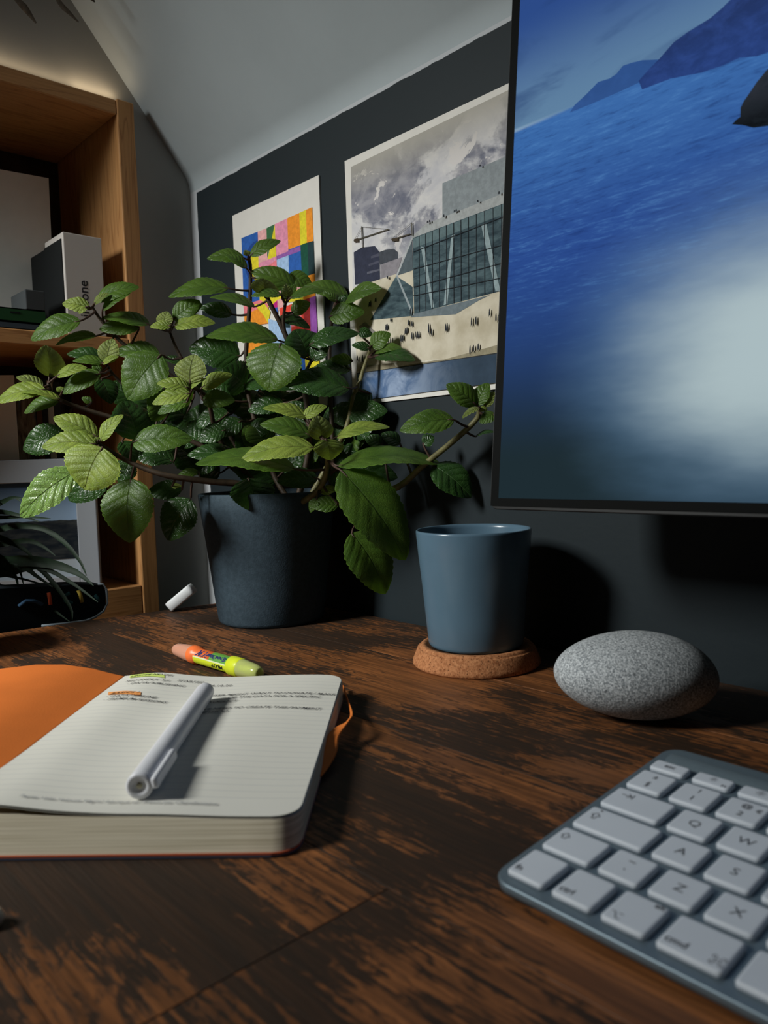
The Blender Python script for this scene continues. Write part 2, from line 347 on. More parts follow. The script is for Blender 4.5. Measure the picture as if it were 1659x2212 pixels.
art(P1, 'printed_blocks', f3, [
    (BL, [(407, 662), (550, 605), (560, 900), (575, 1560), (440, 1580)]),
    (DB, [(550, 605)] + arc(600, 880, 165, 215, 108, 240) + [(560, 1100)]),
    (YE, arc(600, 880, 128, 180, 112, 250) + [(600, 1050)]),
    (LP, [(550, 605), (625, 575), (637, 850), (557, 880)]), (GR, [(625, 575), (697, 540), (633, 832)]),
    (YE, [(697, 540), (700, 590), (710, 822), (634, 852)]), (PK, [(697, 540), (805, 490), (816, 775), (712, 817)]),
    (OR, [(805, 490), (910, 442), (921, 722), (816, 762)]), (YE, [(910, 442), (968, 415), (977, 700), (921, 722)]), (OR, [(968, 415), (1022, 392), (1033, 685), (977, 703)]),
    (PU, [(712, 817), (816, 775), (817, 812), (714, 852)]), (LB, [(714, 850), (817, 810), (820, 960), (719, 1000)]),
    (CO, [(557, 880), (712, 818), (719, 1000), (562, 1060)]), (PK, [(557, 880), (712, 818), (713, 850), (640, 900), (559, 910)]),
    (BL, [(816, 762), (921, 722), (933, 1010), (822, 1050)]), (PU, [(816, 770), (921, 730), (922, 772), (817, 812)]),
    (DG, [(921, 722), (982, 700), (992, 985), (933, 1006)]), (DT, [(982, 700), (1033, 685), (1043, 968), (992, 985)]),
    (OR, [(933, 1006), (1043, 968), (1050, 1170), (940, 1205)]), (YE, [(562, 1060), (719, 1000), (725, 1230), (570, 1290)]), (LP, [(719, 1000), (933, 1006), (940, 1205), (725, 1230)]),
    (YE, [(725, 1150), (940, 1100), (945, 1200), (728, 1230)]),
    (CO, [(425, 1240), (570, 1200), (640, 1230), (655, 1400), (440, 1430)]), (OR, [(430, 1330), (560, 1270), (640, 1300), (650, 1400), (438, 1430)]),
    (YE, [(520, 1240), (600, 1220), (660, 1300), (640, 1400), (600, 1330)]),
    (MG, [(676, 1240), (720, 1200), (725, 1330), (685, 1300)]), (BL, [(685, 1270), (722, 1260), (724, 1340), (700, 1340)]), (LP, [(720, 1200), (768, 1180), (770, 1290), (724, 1290)]),
    (RE, [(740, 1270), (945, 1200), (952, 1600), (760, 1620)]), (CO, [(830, 1290), (930, 1250), (930, 1400), (838, 1440)]), (DR, [(945, 1200), (1000, 1180), (1014, 1600), (952, 1600)]), (VI, [(1000, 1180), (1052, 1162), (1072, 1590), (1014, 1600)]),
    (LB, [(640, 1360), (840, 1420), (850, 1640), (660, 1660)]), (DT, [(720, 1370), (830, 1400), (832, 1440), (740, 1440)]),
    (OR, [(440, 1580), (640, 1500), (660, 1760), (460, 1820)]), (PK, [(660, 1640), (850, 1600), (870, 1740), (670, 1800)]), (BL, [(850, 1600), (960, 1590), (975, 1900), (870, 1930)]), (YE, [(952, 1600), (1072, 1590), (1090, 1830), (970, 1870)]),
    (BL, [(460, 1820), (670, 1740), (880, 1730), (890, 1900), (640, 1990), (500, 2010)]), (LB, [(470, 1900), (640, 1930), (700, 1990), (500, 2030)])])

P2 = paper('watercolour_print', -.5887, -.3787, .9606, 1.1989, 'watercolour of a glass waterfront building on the dark wall', 'poster', M_PAPER)
f4 = lambda x, y: (720 + x / 2.95, 150 + y / 2.95)
n = NT('print_sky'); p = n.pos(); q = n.scale(p, (1, 1, 1.25))
c1 = n.noise(q, 14, 6, .62, .25); c2 = n.noise(q, 40, 5, .6, .4); zz = n.sep(p)[2]
hi = n.ramp(zz, 1.07, 1.12)
cl = n.math('MULTIPLY', n.ramp(c1, .44, .53), hi)
c = n.mix(n.ramp(c2, .3, .7), lin((196, 196, 202)), lin((222, 220, 218)))
c = n.mix(n.math('MULTIPLY', cl, .85), c, n.mix(n.ramp(c2, .35, .65), lin((82, 88, 110)), lin((150, 150, 160))))
c = n.mix(n.math('MULTIPLY', n.ramp(n.noise(q, 26, 6, .65, .5), .60, .625), hi), c, lin((220, 216, 214)))
c = n.mix(n.ramp(zz, 1.15, 1.20), c, lin((176, 172, 162)))
M_SKY = n.done(n.bsdf(c, .8, .15))
n = NT('print_glass'); p = n.pos(); c = n.mix(n.ramp(n.noise(n.scale(p, (1, 1, 3)), 55, 5, .6, .6), .3, .7), lin((46, 62, 70)), lin((88, 108, 114)))
M_GLZ = n.done(n.bsdf(c, .8, .15))
n = NT('print_plaza'); p = n.pos(); c = n.mix(n.ramp(n.noise(p, 40, 5), .35, .7), lin((214, 206, 186)), lin((186, 176, 152)))
M_PLZ = n.done(n.bsdf(c, .8, .15))
n = NT('print_water'); p = n.pos(); c = n.mix(n.ramp(n.noise(p, 38, 5, .6, 1), .35, .65), lin((150, 168, 196)), lin((78, 106, 146)))
c = n.mix(n.ramp(n.sep(p)[0], -.53, -.43), c, n.mix(n.noise(p, 60, 3), lin((38, 52, 66)), lin((70, 88, 108)))); M_WAT = n.done(n.bsdf(c, .8, .15))
GY, GY2, DK, IN = (142, 150, 154), (168, 172, 172), (52, 58, 66), (40, 44, 50)
polys = [(M_SKY, [(112, 622), (1135, 122), (1120, 900), (1100, 1460), (125, 1460)]),
    (GY, [(695, 725), (1135, 540), (1110, 850), (695, 990)]), (GY2, [(500, 1065), (590, 985), (1120, 775), (1115, 845), (505, 1080)]),
    ((52, 56, 74), [(130, 1165), (180, 1135), (265, 1125), (295, 1165), (298, 1345), (138, 1372)]), ((78, 80, 96), [(240, 1190), (290, 1170), (292, 1190), (240, 1205)]), ((78, 80, 96), [(225, 1240), (295, 1215), (295, 1230), (225, 1255)]),
    ((96, 98, 112), [(215, 1290), (296, 1270), (296, 1282), (215, 1305)]),
    ((72, 76, 84), [(290, 1165), (330, 1150), (385, 1142), (412, 1165), (412, 1205), (298, 1245)]), ((142, 138, 144), [(299, 1245), (440, 1195), (400, 1315), (299, 1345)]),
    (M_PLZ, [(128, 1392), (410, 1300), (510, 1270), (1105, 1430), (1090, 1770), (700, 1850), (150, 1925)]),
    (M_GLZ, [(505, 1075), (1110, 845), (1095, 1405), (700, 1510), (515, 1560)]), ((98, 118, 122), [(506, 1080), (1110, 848), (1108, 915), (508, 1140)]),
    ((86, 98, 104), [(500, 1075), (508, 1280), (412, 1312)]), ((178, 182, 184), [(497, 1072), (508, 1075), (408, 1318), (396, 1320)]),
    (M_GLZ, [(400, 1318), (235, 1597), (512, 1570), (505, 1385), (430, 1335)]), ((110, 122, 128), [(515, 1558), (1000, 1437), (930, 1470), (780, 1560), (490, 1580)]),
    ((150, 160, 164), [(400, 1318), (412, 1318), (514, 1560), (505, 1572)])]
for pts in ([(558, 1128), (580, 1132), (642, 1515), (624, 1520)], [(752, 1060), (772, 1048), (727, 1495), (703, 1502)], [(942, 992), (974, 978), (1064, 1410), (1034, 1415)]): polys.append(((146, 164, 168), pts))
for x in (545, 585, 628, 672, 718, 764, 810, 858, 908, 960, 1015, 1068):
    yt = 1075 - (x - 505) * .385; yb = 1555 - (x - 515) * .262; polys.append((IN, [(x, yt), (x + 3, yt), (x + 5, yb), (x + 2, yb)]))
for k, (ya, yb) in enumerate(((1160, 940), (1270, 1120), (1385, 1235), (1440, 1330))): polys.append((IN, [(510, ya), (1100, yb - 10), (1100, yb - 6), (510, ya + 4)]))
polys += [((150, 142, 118), [(700, 1850), (1085, 1745), (1080, 1800), (160, 1937), (172, 1895), (400, 1868)]), ((214, 208, 192), [(385, 1870), (700, 1846), (400, 1895)]), (DK, [(150, 1935), (1080, 1803), (1080, 1812), (150, 1945)]),
    (M_WAT, [(150, 1940), (1082, 1808), (1076, 1992), (160, 2112)]), ((128, 124, 118), [(200, 1610), (285, 1690), (270, 1700), (160, 1640)])]
for (x0, y0, x1, y1, w) in ((130, 1092, 352, 1018, 7), (180, 1000, 186, 1135, 6), (182, 1003, 140, 1075, 2), (182, 1003, 350, 1018, 2), (370, 1085, 490, 1048, 7), (500, 975, 502, 1060, 6), (500, 978, 380, 1075, 2)):
    dx, dy = x1 - x0, y1 - y0; L = math.hypot(dx, dy); ox, oy = -dy / L * w / 2, dx / L * w / 2
    polys.append(((86, 82, 72), [(x0 + ox, y0 + oy), (x1 + ox, y1 + oy), (x1 - ox, y1 - oy), (x0 - ox, y0 - oy)]))
polys += [((70, 60, 48), [(132, 1080), (160, 1075), (160, 1100), (132, 1102)]), ((70, 60, 48), [(370, 1078), (412, 1070), (412, 1092), (375, 1096)])]
for x, y, h in ((235, 1500, 45), (268, 1475, 34), (228, 1505, 40), (335, 1655, 55), (343, 1650, 50), (366, 1600, 34), (478, 1625, 50), (500, 1630, 46), (458, 1680, 55), (468, 1672, 50), (430, 1725, 60), (443, 1720, 50), (500, 1710, 62), (522, 1700, 52), (535, 1700, 55), (545, 1698, 52), (607, 1670, 90), (626, 1685, 60), (715, 1660, 70), (725, 1650, 60), (880, 1620, 70), (908, 1615, 72), (995, 1560, 62), (1036, 1590, 60), (870, 1795, 62), (893, 1790, 60), (922, 1780, 60), (185, 1855, 62), (152, 1850, 45), (365, 1735, 55), (352, 1735, 40), (492, 1555, 60), (345, 1330, 26), (600, 975, 20), (613, 970, 20), (703, 938, 26), (772, 905, 20), (783, 900, 18), (935, 615, 16), (1055, 790, 24), (920, 842, 18)):
    polys.append((IN, [(x - 2, y - h * .5), (x + 3, y - h * .62), (x + 5, y - h * .35), (x + 6, y + h * .3), (x + 1, y + h * .05), (x - 5, y + h * .34), (x - 4, y - h * .2)]))
art(P2, 'painting', f4, polys)

# ---------------------------------------------------------------- things in the shelf
X_ = np.array([1., 0, 0]); Y_ = np.array([0, 1., 0]); Z_ = np.array([0, 0, 1.])
# white card leaning at the back
XC = XS - .114
q0 = onx(105, 385, XC); q1 = onx(108, 520, XC)
ct = math.radians(6); cdir = np.array([math.sin(ct), math.cos(ct), 0]); cnor = np.array([math.cos(ct), -math.sin(ct), 0])
card = MB(); card.prism([(-.155, zm1), (q1[1] - q0[1], zm1), (0, q0[2]), (-.155, q0[2] + .0)], 0, -.003, Fr((XC, q0[1], 0), cdir, (0, 0, 1), cnor))
M_CARD = simple('white_card', (240, 239, 234), .7, .2, var=.02)
tag(build('mounted_card', card, M_CARD, loc=(XC, q0[1], zm1)), 'large blank white card upright at the back of the upper shelf compartment', 'card')
def carton(name, label, cat, pL, pR, top, xf, depth, mat, zb, lid=None, lidc=None):
    # pL/pR: pixels of the front face's left and right top corners
    a, b = onx(*pL, xf), onx(*pR, xf); z1 = (a[2] + b[2]) / 2 if top is None else top
    w, h = abs(b[1] - a[1]), z1 - zb; cy = (a[1] + b[1]) / 2
    t = thing(name, label, cat, (xf - depth / 2, cy, zb))
    m = MB(); m.stack(depth, w, .001, [(.0006, zb + .0002), (0, zb + .0008), (0, z1 - .0008), (.0006, z1)], Fr((xf - depth / 2, cy, 0)), seg=2, smooth=False)
    build('body', m, mat, t)
    return t, a, b, z1, cy, w
M_PB = simple('phone_box_white', (214, 208, 202), .5, .3); M_BKB = simple('matt_black_card', (26, 29, 30), .7, .2); M_GRB = simple('grey_card', (70, 74, 76), .7, .2)
XF = XS - .003
XF1 = XS - .059; XF2 = XS - .109
t, a, b, z1, cy, w = carton('phone_box', 'tall white phone box standing upright beside the shelf side panel', 'box', (135, 501), (219, 514), None, XF, .056, M_PB, zm1)
m = MB(); m.box((XF - .0555, cy - w / 2 - .0012, zm1 + .002), (XF - .004, cy - w / 2 - .0002, z1 - .007)); build('side_sleeve', m, M_BKB, t, label='black side face')
vs, fs = text_verts('iPhone', .0150, bold=.0002)
yb = onx(181, 606, XF)
L = max(v[0] for v in vs); fr = Fr((XF + .0002, yb[1] + .0042, yb[2] - L), (0, 0, 1), (0, -1, 0), (1, 0, 0)); m = MB(); m.add([fr((v[0], v[1], 0)) for v in vs], fs); build('lettering', m, simple('box_ink', (36, 36, 38), .5), t)
y2 = onx(97, 536, XF1)[1]
t2 = thing('black_box', 'matt black box upright behind the tall white phone box', 'box', ((XF1 + XF2) / 2, y2 + .02, zm1))
m = MB(); m.stack(XF1 - XF2 - .001, .040, .001, [(.0006, zm1 + .0002), (0, zm1 + .0008), (0, onx(97, 538, XF1)[2] - .0008), (.0006, onx(97, 538, XF1)[2])], Fr(((XF1 + XF2) / 2, y2 + .020, 0)), seg=2, smooth=False); build('body', m, M_BKB, t2)
# books lying flat under the small box
def flatbook(name, label, pz1, zb, yr, mat, x0=None, ti=None):
    z1 = onx(20, pz1, XF)[2]; x0 = x0 or XS - .098
    t = thing(name, label, 'book', ((XF + x0) / 2, (YL + yr) / 2, zb)); m = MB(); m.box((x0, YL + .04, zb + .0015), (XF - .003, yr - .002, z1 - .0015)); build('page_block', m, M_CARD, t)
    m = MB(); e = .0012
    m.box((x0, YL + .04, z1 - e), (XF, yr, z1)); m.box((x0, YL + .04, zb), (XF, yr, zb + e)); m.box((XF - .0015, YL + .04, zb), (XF, yr, z1)); build('cover', m, mat, t)
    return z1, t
yA = onx(100, 700, XF)[1]
zA, _ = flatbook('book', 'blue-grey book lying flat at the bottom of the upper compartment', 694, zm1, onx(96, 710, XF)[1] , simple('bluegrey_cover', (62, 74, 84), .6, .3))
zB, tb = flatbook('book', 'dark green book lying flat on the blue-grey book', 664, zA, onx(98, 680, XF)[1], simple('green_cover', (30, 74, 38), .6, .3))
m = MB(); p0, p1 = onx(22, 672, XF + .0004), onx(44, 678, XF + .0004); m.box((XF, p0[1], p1[2]), (XF + .0003, p1[1], p0[2])); build('spine_lettering', m, M_BKB, tb)
carton('small_grey_box', 'small dark grey box resting on the green book', 'box', (54, 625), (96, 629), None, XF - .0005, .048, M_GRB, zB)
c0 = onx(59, 632, XF - .062); m = MB(); m.lathe([(.0, .0), (.004, .0005), (.0075, .004), (.0085, .0085), (.0075, .013), (.004, .0165), (.0, .017)], 20, Fr((c0[0], c0[1], zB)))
tag(build('wooden_ball', m, simple('beige_wood', (196, 172, 140), .6), loc=(c0[0], c0[1], zB)), 'beige ball peeking out behind the small grey box', 'ball')

# lower compartment
zl = zb1
tq = math.radians(30); nq = np.array([math.cos(tq), -math.sin(tq), 0]); dq = np.array([math.sin(tq), math.cos(tq), 0])
def upright(name, label, cat, pl, pr, ptop, x, mat, th=.002):
    a, b = onx(pl, ptop, x), onx(pr, ptop, x); y0, y1 = max(min(a[1], b[1]), YL + .01), max(a[1], b[1])
    m = MB(); m.box((-th, (y0 - y1) * .84, zl), (0, 0, a[2]), Fr((x, y1, 0), nq, dq, Z_)); return tag(build(name, m, mat, loc=(x, (y0 + y1) / 2, zl)), label, cat)
n = NT('bark_print'); p = n.pos(); c = n.mix(n.ramp(n.noise(n.scale(p, (30, 60, 12)), 1.6, 6, .65, .8), .35, .68), lin((70, 52, 40)), lin((176, 160, 142))); c = n.mix(n.ramp(n.noise(n.scale(p, (20, 40, 12), (3, 1, 2)), 2, 4), .55, .66), c, lin((92, 112, 128)))
M_BARK = n.done(n.bsdf(c, .7, .2))
xk = XS - .085
upright('blank_sheet', 'plain white sheet standing at the far left of the lower compartment', 'card', -60, 29, 806, xk, M_CARD)
upright('bark_postcard', 'postcard printed with brown tree bark beside the plain white sheet', 'postcard', 24, 72, 812, xk + .003, M_BARK, .0015)
for i, (x0, x1, c, lab) in enumerate(((73, 86, (92, 62, 40), 'thin brown book upright next to the bark postcard'), (86, 98, (26, 28, 30), 'thin black book upright right of the thin brown book'), (98, 112, (206, 204, 198), 'thin white book upright between two dark books'), (112, 128, (44, 52, 58), 'thin slate book at the right end of the upright books'))):
    upright('thin_book', lab, 'book', x0, x1 - 1, 815 + 3 * i, xk + .012, simple('spine_%d' % i, c, .6), .03)['group'] = 'thin upright books in the lower compartment'

# framed picture
XQ = XS - .006
fr_ = thing('picture_frame', 'grey framed landscape photo standing in the lower shelf compartment', 'picture frame', (XQ, onx(150, 1250, XQ)[1], zl))
ytr = onx(207.5, 1090, XQ)[1]; ztp = onx(60, 992, XQ)[2]; zbt = onx(205, 1262, XQ)[2]
zbt = min(zbt, zl + .006); yl_ = YL + .02; FWd = onx(170, 1150, XQ)[1]; fw = ytr - FWd
M_FRM = simple('grey_frame', (160, 166, 174), .55, .35); M_MAT = simple('grey_mat', (176, 186, 194), .8, .1)
fo = .014; yl_ = ytr - .24
RQ = Fr(np.array([XQ, ytr, 0]) - XQ * nq - ytr * dq, nq, dq, Z_)
for nm, a, b in (('frame_stile', (XQ - fo, ytr - fw, zbt), (XQ, ytr, ztp)), ('frame_rail', (XQ - fo, yl_, ztp - fw * 1.2), (XQ, ytr - fw, ztp)), ('frame_rail', (XQ - fo, yl_, zbt), (XQ, ytr - fw, zbt + fw * .55))):
    w, d = b[0] - a[0], b[1] - a[1]; m = MB(); m.stack(w, d, .001, [(.0008, a[2]), (0, a[2] + .0008), (0, b[2] - .0008), (.0008, b[2])], Fr(RQ(((a[0] + b[0]) / 2, (a[1] + b[1]) / 2, 0)), nq, dq, Z_), seg=2, smooth=False); build(nm, m, M_FRM, fr_)
m = MB(); m.box((XQ - fo, yl_, zbt + .002), (XQ - .008, ytr - .002, ztp - .002), RQ); build('mount', m, M_MAT, fr_)
n = NT('landscape_photo'); p = n.pos(); sx, sy, sz = n.sep(p)
zhz = onx(120, 1128, XQ)[2]; zlo = onx(120, 1215, XQ)[2]; zhi = onx(60, 1025, XQ)[2]
sky = n.mix(n.ramp(sz, zhz, zhi), lin((150, 176, 204)), lin((40, 66, 98)))
land = n.mix(n.ramp(n.noise(n.scale(p, (1, 30, 90)), 1.5, 4), .4, .7), lin((28, 36, 44)), lin((62, 66, 66)))
edge = n.math('SUBTRACT', sz, n.math('MULTIPLY', n.math('SUBTRACT', n.noise(n.scale(p, (0, 26, 0)), 1, 3), .5), .012))
M_LAND = n.done(n.bsdf(n.mix(n.ramp(edge, zhz - .0006, zhz + .0006), land, sky), .35, .4))
m = MB(); m.box((XQ - .0085, yl_, zlo), (XQ - .0074, ytr - fw - .0005, zhi), RQ); build('photo', m, M_LAND, fr_)

board('ledge_board', (XS - .001, YL, .66), (-.7985, yi - .01, .68), M_PINE_H)
# patterned pouch in front of the shelf
XP = -.7995
zp = onx(120, 1345, XP)[2]
pch = thing('pouch', 'dark fabric pouch with coloured squiggles and pale piping left of the desk', 'pouch', (XP, onx(100, 1330, XP)[1], 0.68))
outl = [(-90, None), (-90, 1275), (60, 1268), (170, 1262), (222, 1263), (229, 1275), (230, 1305), (222, 1320), (205, 1331), (190, 1338), (190, None)]
pts = [onx(x, y, XP) if y else np.array([XP, onx(x, 1300, XP)[1], .6805]) for x, y in outl]
m = MB(); k = len(pts); c = np.mean(pts, 0)
lay = []
for s_, dx in ((1, -.030), (1.0, -.010), (.985, 0)):
    for p in pts: q = c + (p - c) * s_; q[2] = max(q[2], .6805); q[0] = XP + dx; lay.append(q)
m.add(lay, [tuple(range(k)), tuple(range(2 * k, 3 * k))[::-1]] + [(l * k + i, l * k + (i + 1) % k, l * k + k + (i + 1) % k, l * k + k + i) for l in (0, 1) for i in range(k)])
build('body', m, simple('dark_cloth', (27, 33, 38), .9, .1, bump=.3, bs=900), pch)
M_PIPE = simple('pale_piping', (150, 162, 172), .7)
m = MB(); m.tube([onx(x, y, XP + .001) for x, y in ((212, 1262), (222, 1262), (230, 1274), (232, 1302), (224, 1320), (206, 1333), (186, 1341), (140, 1347), (90, 1352))], .0013, 6); build('piping', m, M_PIPE, pch)
for c, px in (((214, 92, 54), [(105, 1280), (107, 1292), (109, 1306)]), ((34, 92, 98), [(150, 1281), (139, 1287), (140, 1297), (156, 1303)]), ((196, 168, 66), [(169, 1275), (174, 1286), (177, 1301)]), ((40, 74, 104), [(40, 1310), (56, 1298), (74, 1298), (92, 1306)]), ((30, 84, 92), [(205, 1285), (211, 1292), (212, 1298)])):
    m = MB(); m.tube([onx(x, y, XP + .0004) for x, y in px], .0019, 6); build('squiggle', m, simple('thread_%02x%02x' % c[:2], c, .8), pch)

# spider plant blades reaching in from the left
XG = -.70
spd = thing('spider_plant', 'shade-darkened spider plant with thin arching leaves at the left edge', 'plant', (-.735, -.36, ZD))
rootp = np.array([-.735, -.355, ZD + .062])
m = MB(); m.lathe([(.030, .0), (.036, .004), (.044, .058), (.046, .062), (.042, .062), (.040, .05), (0, .05)], 32, Fr((-.735, -.36, ZD))); build('pot', m, simple('charcoal_pot', (40, 42, 44), .7), spd)
f5 = lambda x, y: (x / 3.6875, 780 + y / 3.6875)
M_BLADE = simple('shaded_blade', (24, 42, 26), .6, .25, var=.25, vs=80)  # green darkened to stand in for blades lying in shade
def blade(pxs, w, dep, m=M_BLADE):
    P = [at(*f5(x, y), d) for (x, y), d in zip(pxs, np.linspace(dep[0], dep[1], len(pxs)))]
    P = [rootp, (rootp + P[0]) / 2 + np.array([0, 0, .03])] + P
    # resample
    T = np.linspace(0, len(P) - 1, 18); Q = []
    for t in T:
        i = min(int(t), len(P) - 2); u = t - i; p0, p1, p2, p3 = P[max(i - 1, 0)], P[i], P[i + 1], P[min(i + 2, len(P) - 1)]
        Q.append(.5 * ((2 * p1) + (p2 - p0) * u + (2 * p0 - 5 * p1 + 4 * p2 - p3) * u * u + (3 * p1 - p0 - 3 * p2 + p3) * u ** 3))
    rows = []
    for i, q in enumerate(Q):
        t = unit(Q[min(i + 1, 17)] - Q[max(i - 1, 0)]); v = unit(CAM - q); s = unit(np.cross(t, v)); nn = np.cross(s, t)
        ww = w / 2 * (1 - (i / 17) ** 3) + .0003
        rows.append([q - s * ww + nn * ww * .35, q, q + s * ww + nn * ww * .35])
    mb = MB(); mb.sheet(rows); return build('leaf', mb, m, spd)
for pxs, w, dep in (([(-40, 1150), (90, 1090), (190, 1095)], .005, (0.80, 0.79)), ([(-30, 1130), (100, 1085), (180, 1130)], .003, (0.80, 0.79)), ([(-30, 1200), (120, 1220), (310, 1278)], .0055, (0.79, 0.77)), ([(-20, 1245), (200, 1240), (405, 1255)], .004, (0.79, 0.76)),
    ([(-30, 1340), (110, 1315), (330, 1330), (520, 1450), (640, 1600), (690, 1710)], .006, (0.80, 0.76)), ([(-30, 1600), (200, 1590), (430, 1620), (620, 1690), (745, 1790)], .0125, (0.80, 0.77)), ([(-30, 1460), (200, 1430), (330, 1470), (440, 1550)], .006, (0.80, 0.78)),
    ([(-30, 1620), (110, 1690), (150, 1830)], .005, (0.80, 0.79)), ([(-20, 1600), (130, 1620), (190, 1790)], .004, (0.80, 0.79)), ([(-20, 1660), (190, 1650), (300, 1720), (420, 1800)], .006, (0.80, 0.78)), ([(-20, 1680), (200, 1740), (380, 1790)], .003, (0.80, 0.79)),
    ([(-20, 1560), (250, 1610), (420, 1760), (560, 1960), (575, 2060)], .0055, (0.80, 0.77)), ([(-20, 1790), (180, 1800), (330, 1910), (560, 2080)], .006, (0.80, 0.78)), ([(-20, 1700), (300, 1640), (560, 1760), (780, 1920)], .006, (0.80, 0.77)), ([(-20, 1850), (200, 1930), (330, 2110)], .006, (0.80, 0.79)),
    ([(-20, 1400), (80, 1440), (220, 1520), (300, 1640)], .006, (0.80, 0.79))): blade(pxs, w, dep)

# leaf tips of a plant hanging in from above
hg = thing('hanging_plant', 'thin dark dried leaf tips hanging in at the top left corner', 'plant', at(100, -60, .80))
M_DRY = simple('dry_leaf', (84, 76, 66), .8, .2, var=.3, vs=200)
for pxs, w in (([(105, -70), (125, 0), (136, 15), (150, 28), (170, 48)], .005), ([(20, -70), (38, 0), (52, 15), (62, 28), (78, 50)], .007), ([(180, -60), (195, -4), (205, 4)], .004), ([(20, -70), (60, -120), (100, -75), (140, -120), (180, -60)], .003), ([(60, -120), (68, -145), (84, -172)], .004), ([(140, -120), (122, -145), (96, -172)], .004)):
    P = [at(x, y, .80 + .004 * i) for i, (x, y) in enumerate(pxs)]; rows = []
    for i, q in enumerate(P):
        t = unit(P[min(i + 1, len(P) - 1)] - P[max(i - 1, 0)]); s = unit(np.cross(t, CAM - q)); ww = w / 2 * math.sin(math.pi * min(.98, (i + .7) / len(P))) + .0002
        rows.append([q - s * ww, q + unit(CAM - q) * ww * .4, q + s * ww])
    mb = MB(); mb.sheet(rows); build('leaf', mb, M_DRY, hg)

# ---------------------------------------------------------------- monitor
YM = -.12
BLc = ony(1057, 1100, YM); tau = math.radians(5.93)
MU = np.array([0, math.sin(tau), math.cos(tau)]); MN = np.array([0, -math.cos(tau), math.sin(tau)])   # up, front normal
def mp(x, y):                                # pixel -> screen plane coordinates (right, up)
    d = ray(x, y); t = ((BLc - CAM) @ MN) / (d @ MN); q = CAM + d * t - BLc; return q[0], q @ MU
fm = Fr(BLc, X_, MU, MN)
MW, MH = .612, .362; bz = mp(1078, 1076)
mon = thing('monitor', 'large black monitor showing a blue sea wallpaper at the right', 'monitor', (BLc[0] + MW / 2, YM + .06, ZD))
M_MON = simple('monitor_plastic', (20, 21, 22), .5, .35); M_BEZ = simple('bezel_matt', (7, 9, 9), .6, .08)
M_RIM = simple('monitor_rim', (16, 18, 19), .4, .5)
m = MB(); m.stack(MW, MH, .006, [(.02, -.036), (.004, -.028), (.0012, -.006), (.0, -.004), (0, -.001), (.0006, 0)], fm, 5, cx=MW / 2, cy=MH / 2); build('housing', m, M_RIM, mon, label='black housing with a thin light rim')
m = MB(); bx, by = bz[0], bz[1]
x0, y0, x1, y1 = .0012, .0022, MW - .0012, MH - .0012
vs = [fm((x, y, .0004)) for x, y in ((x0, y0), (x1, y0), (x1, y1), (x0, y1), (bx, by), (MW - bx, by), (MW - bx, MH - bx), (bx, MH - bx))]
m.add(vs, [(0, 1, 5, 4), (1, 2, 6, 5), (2, 3, 7, 6), (3, 0, 4, 7)]); build('bezel', m, M_BEZ, mon)
# lower lip seen along the right
m = MB(); m.box((.30, -.0065, -.02), (MW - .02, -.0003, -.006), fm); build('lower_lip', m, M_MON, mon)
n = NT('sea_screen'); u = n.sep(n.attr()); a, b_ = u[0], u[1]
def sp(x, y): q = mp(x, y); return q
cg = sp(1690, 735)
hz_ = sp(1200, 248)[1]; bot = sp(1200, 1076)[1]
v = n.attr()
st = n.noise(n.scale(v, (60, 420, 1)), 1.5, 5, .68, .4); st2 = n.noise(n.scale(v, (14, 120, 1), (2, 1, 0)), 1.3, 4, .6, .4)
base = n.mix(n.ramp(b_, bot + .02, bot + .16), lin((30, 44, 50)), lin((42, 74, 140)))
base = n.mix(n.ramp(b_, hz_ - .09, hz_ + .0), base, lin((58, 104, 166)))
amp = n.ramp(b_, bot + .05, bot + .17)
w_ = n.math('MULTIPLY', n.math('ADD', n.math('SUBTRACT', st, .5), n.math('MULTIPLY', n.math('SUBTRACT', st2, .5), .9)), amp)
base = n.mix(n.ramp(w_, .0, .34, 0, .42), base, lin((88, 140, 196))); base = n.mix(n.ramp(w_, -.0, -.30, 0, .50), base, lin((24, 44, 98)))
rx = n.math('DIVIDE', n.math('SUBTRACT', a, cg[0]), .118); ry = n.math('DIVIDE', n.math('SUBTRACT', b_, cg[1]), .090)
rr = n.math('SQRT', n.math('ADD', n.math('MULTIPLY', rx, rx), n.math('MULTIPLY', ry, ry)))
rr = n.math('ADD', rr, n.math('MULTIPLY', n.math('SUBTRACT', n.noise(n.scale(v, (7, 22, 1)), 1.2, 4), .5), .45))
seac = n.mix(n.ramp(rr, .15, 1.25, .96, 0), base, n.mix(n.ramp(rr, .25, .95), lin((172, 190, 194)), lin((96, 132, 164))))
skn = n.noise(n.scale(v, (9, 26, 1)), 1.4, 4, .5, .5)
skyc = n.mix(n.ramp(b_, hz_, hz_ + .075), lin((94, 128, 160)), lin((44, 74, 134))); skyc = n.mix(n.ramp(skn, .48, .66, 0, .6), skyc, lin((38, 64, 112)))
col = n.mix(n.ramp(b_, hz_ - .001, hz_ + .001), seac, skyc)
ln = n.math('ABSOLUTE', n.math('SUBTRACT', b_, hz_)); col = n.mix(n.math('MULTIPLY', n.ramp(ln, .0, .002, .6, 0), n.ramp(a, .0, .06, 1, 0)), col, lin((150, 176, 196)))
e = n.n('ShaderNodeEmission'); n.set(e.inputs[0], col); M_SCR = n.done(e.outputs[0])
m = MB(); NX, NY = 12, 8
G_ = [[(bx + (MW - 2 * bx) * i / NX, by + (MH - bx - by) * j / NY) for i in range(NX + 1)] for j in range(NY + 1)]
m.sheet([[fm((x, y, .0006)) for x, y in r] for r in G_], 0, False, [(x, y, 0) for r in G_ for x, y in r]); build('screen', m, M_SCR, mon, label='lit screen showing blue sea, headlands and a dark rock')
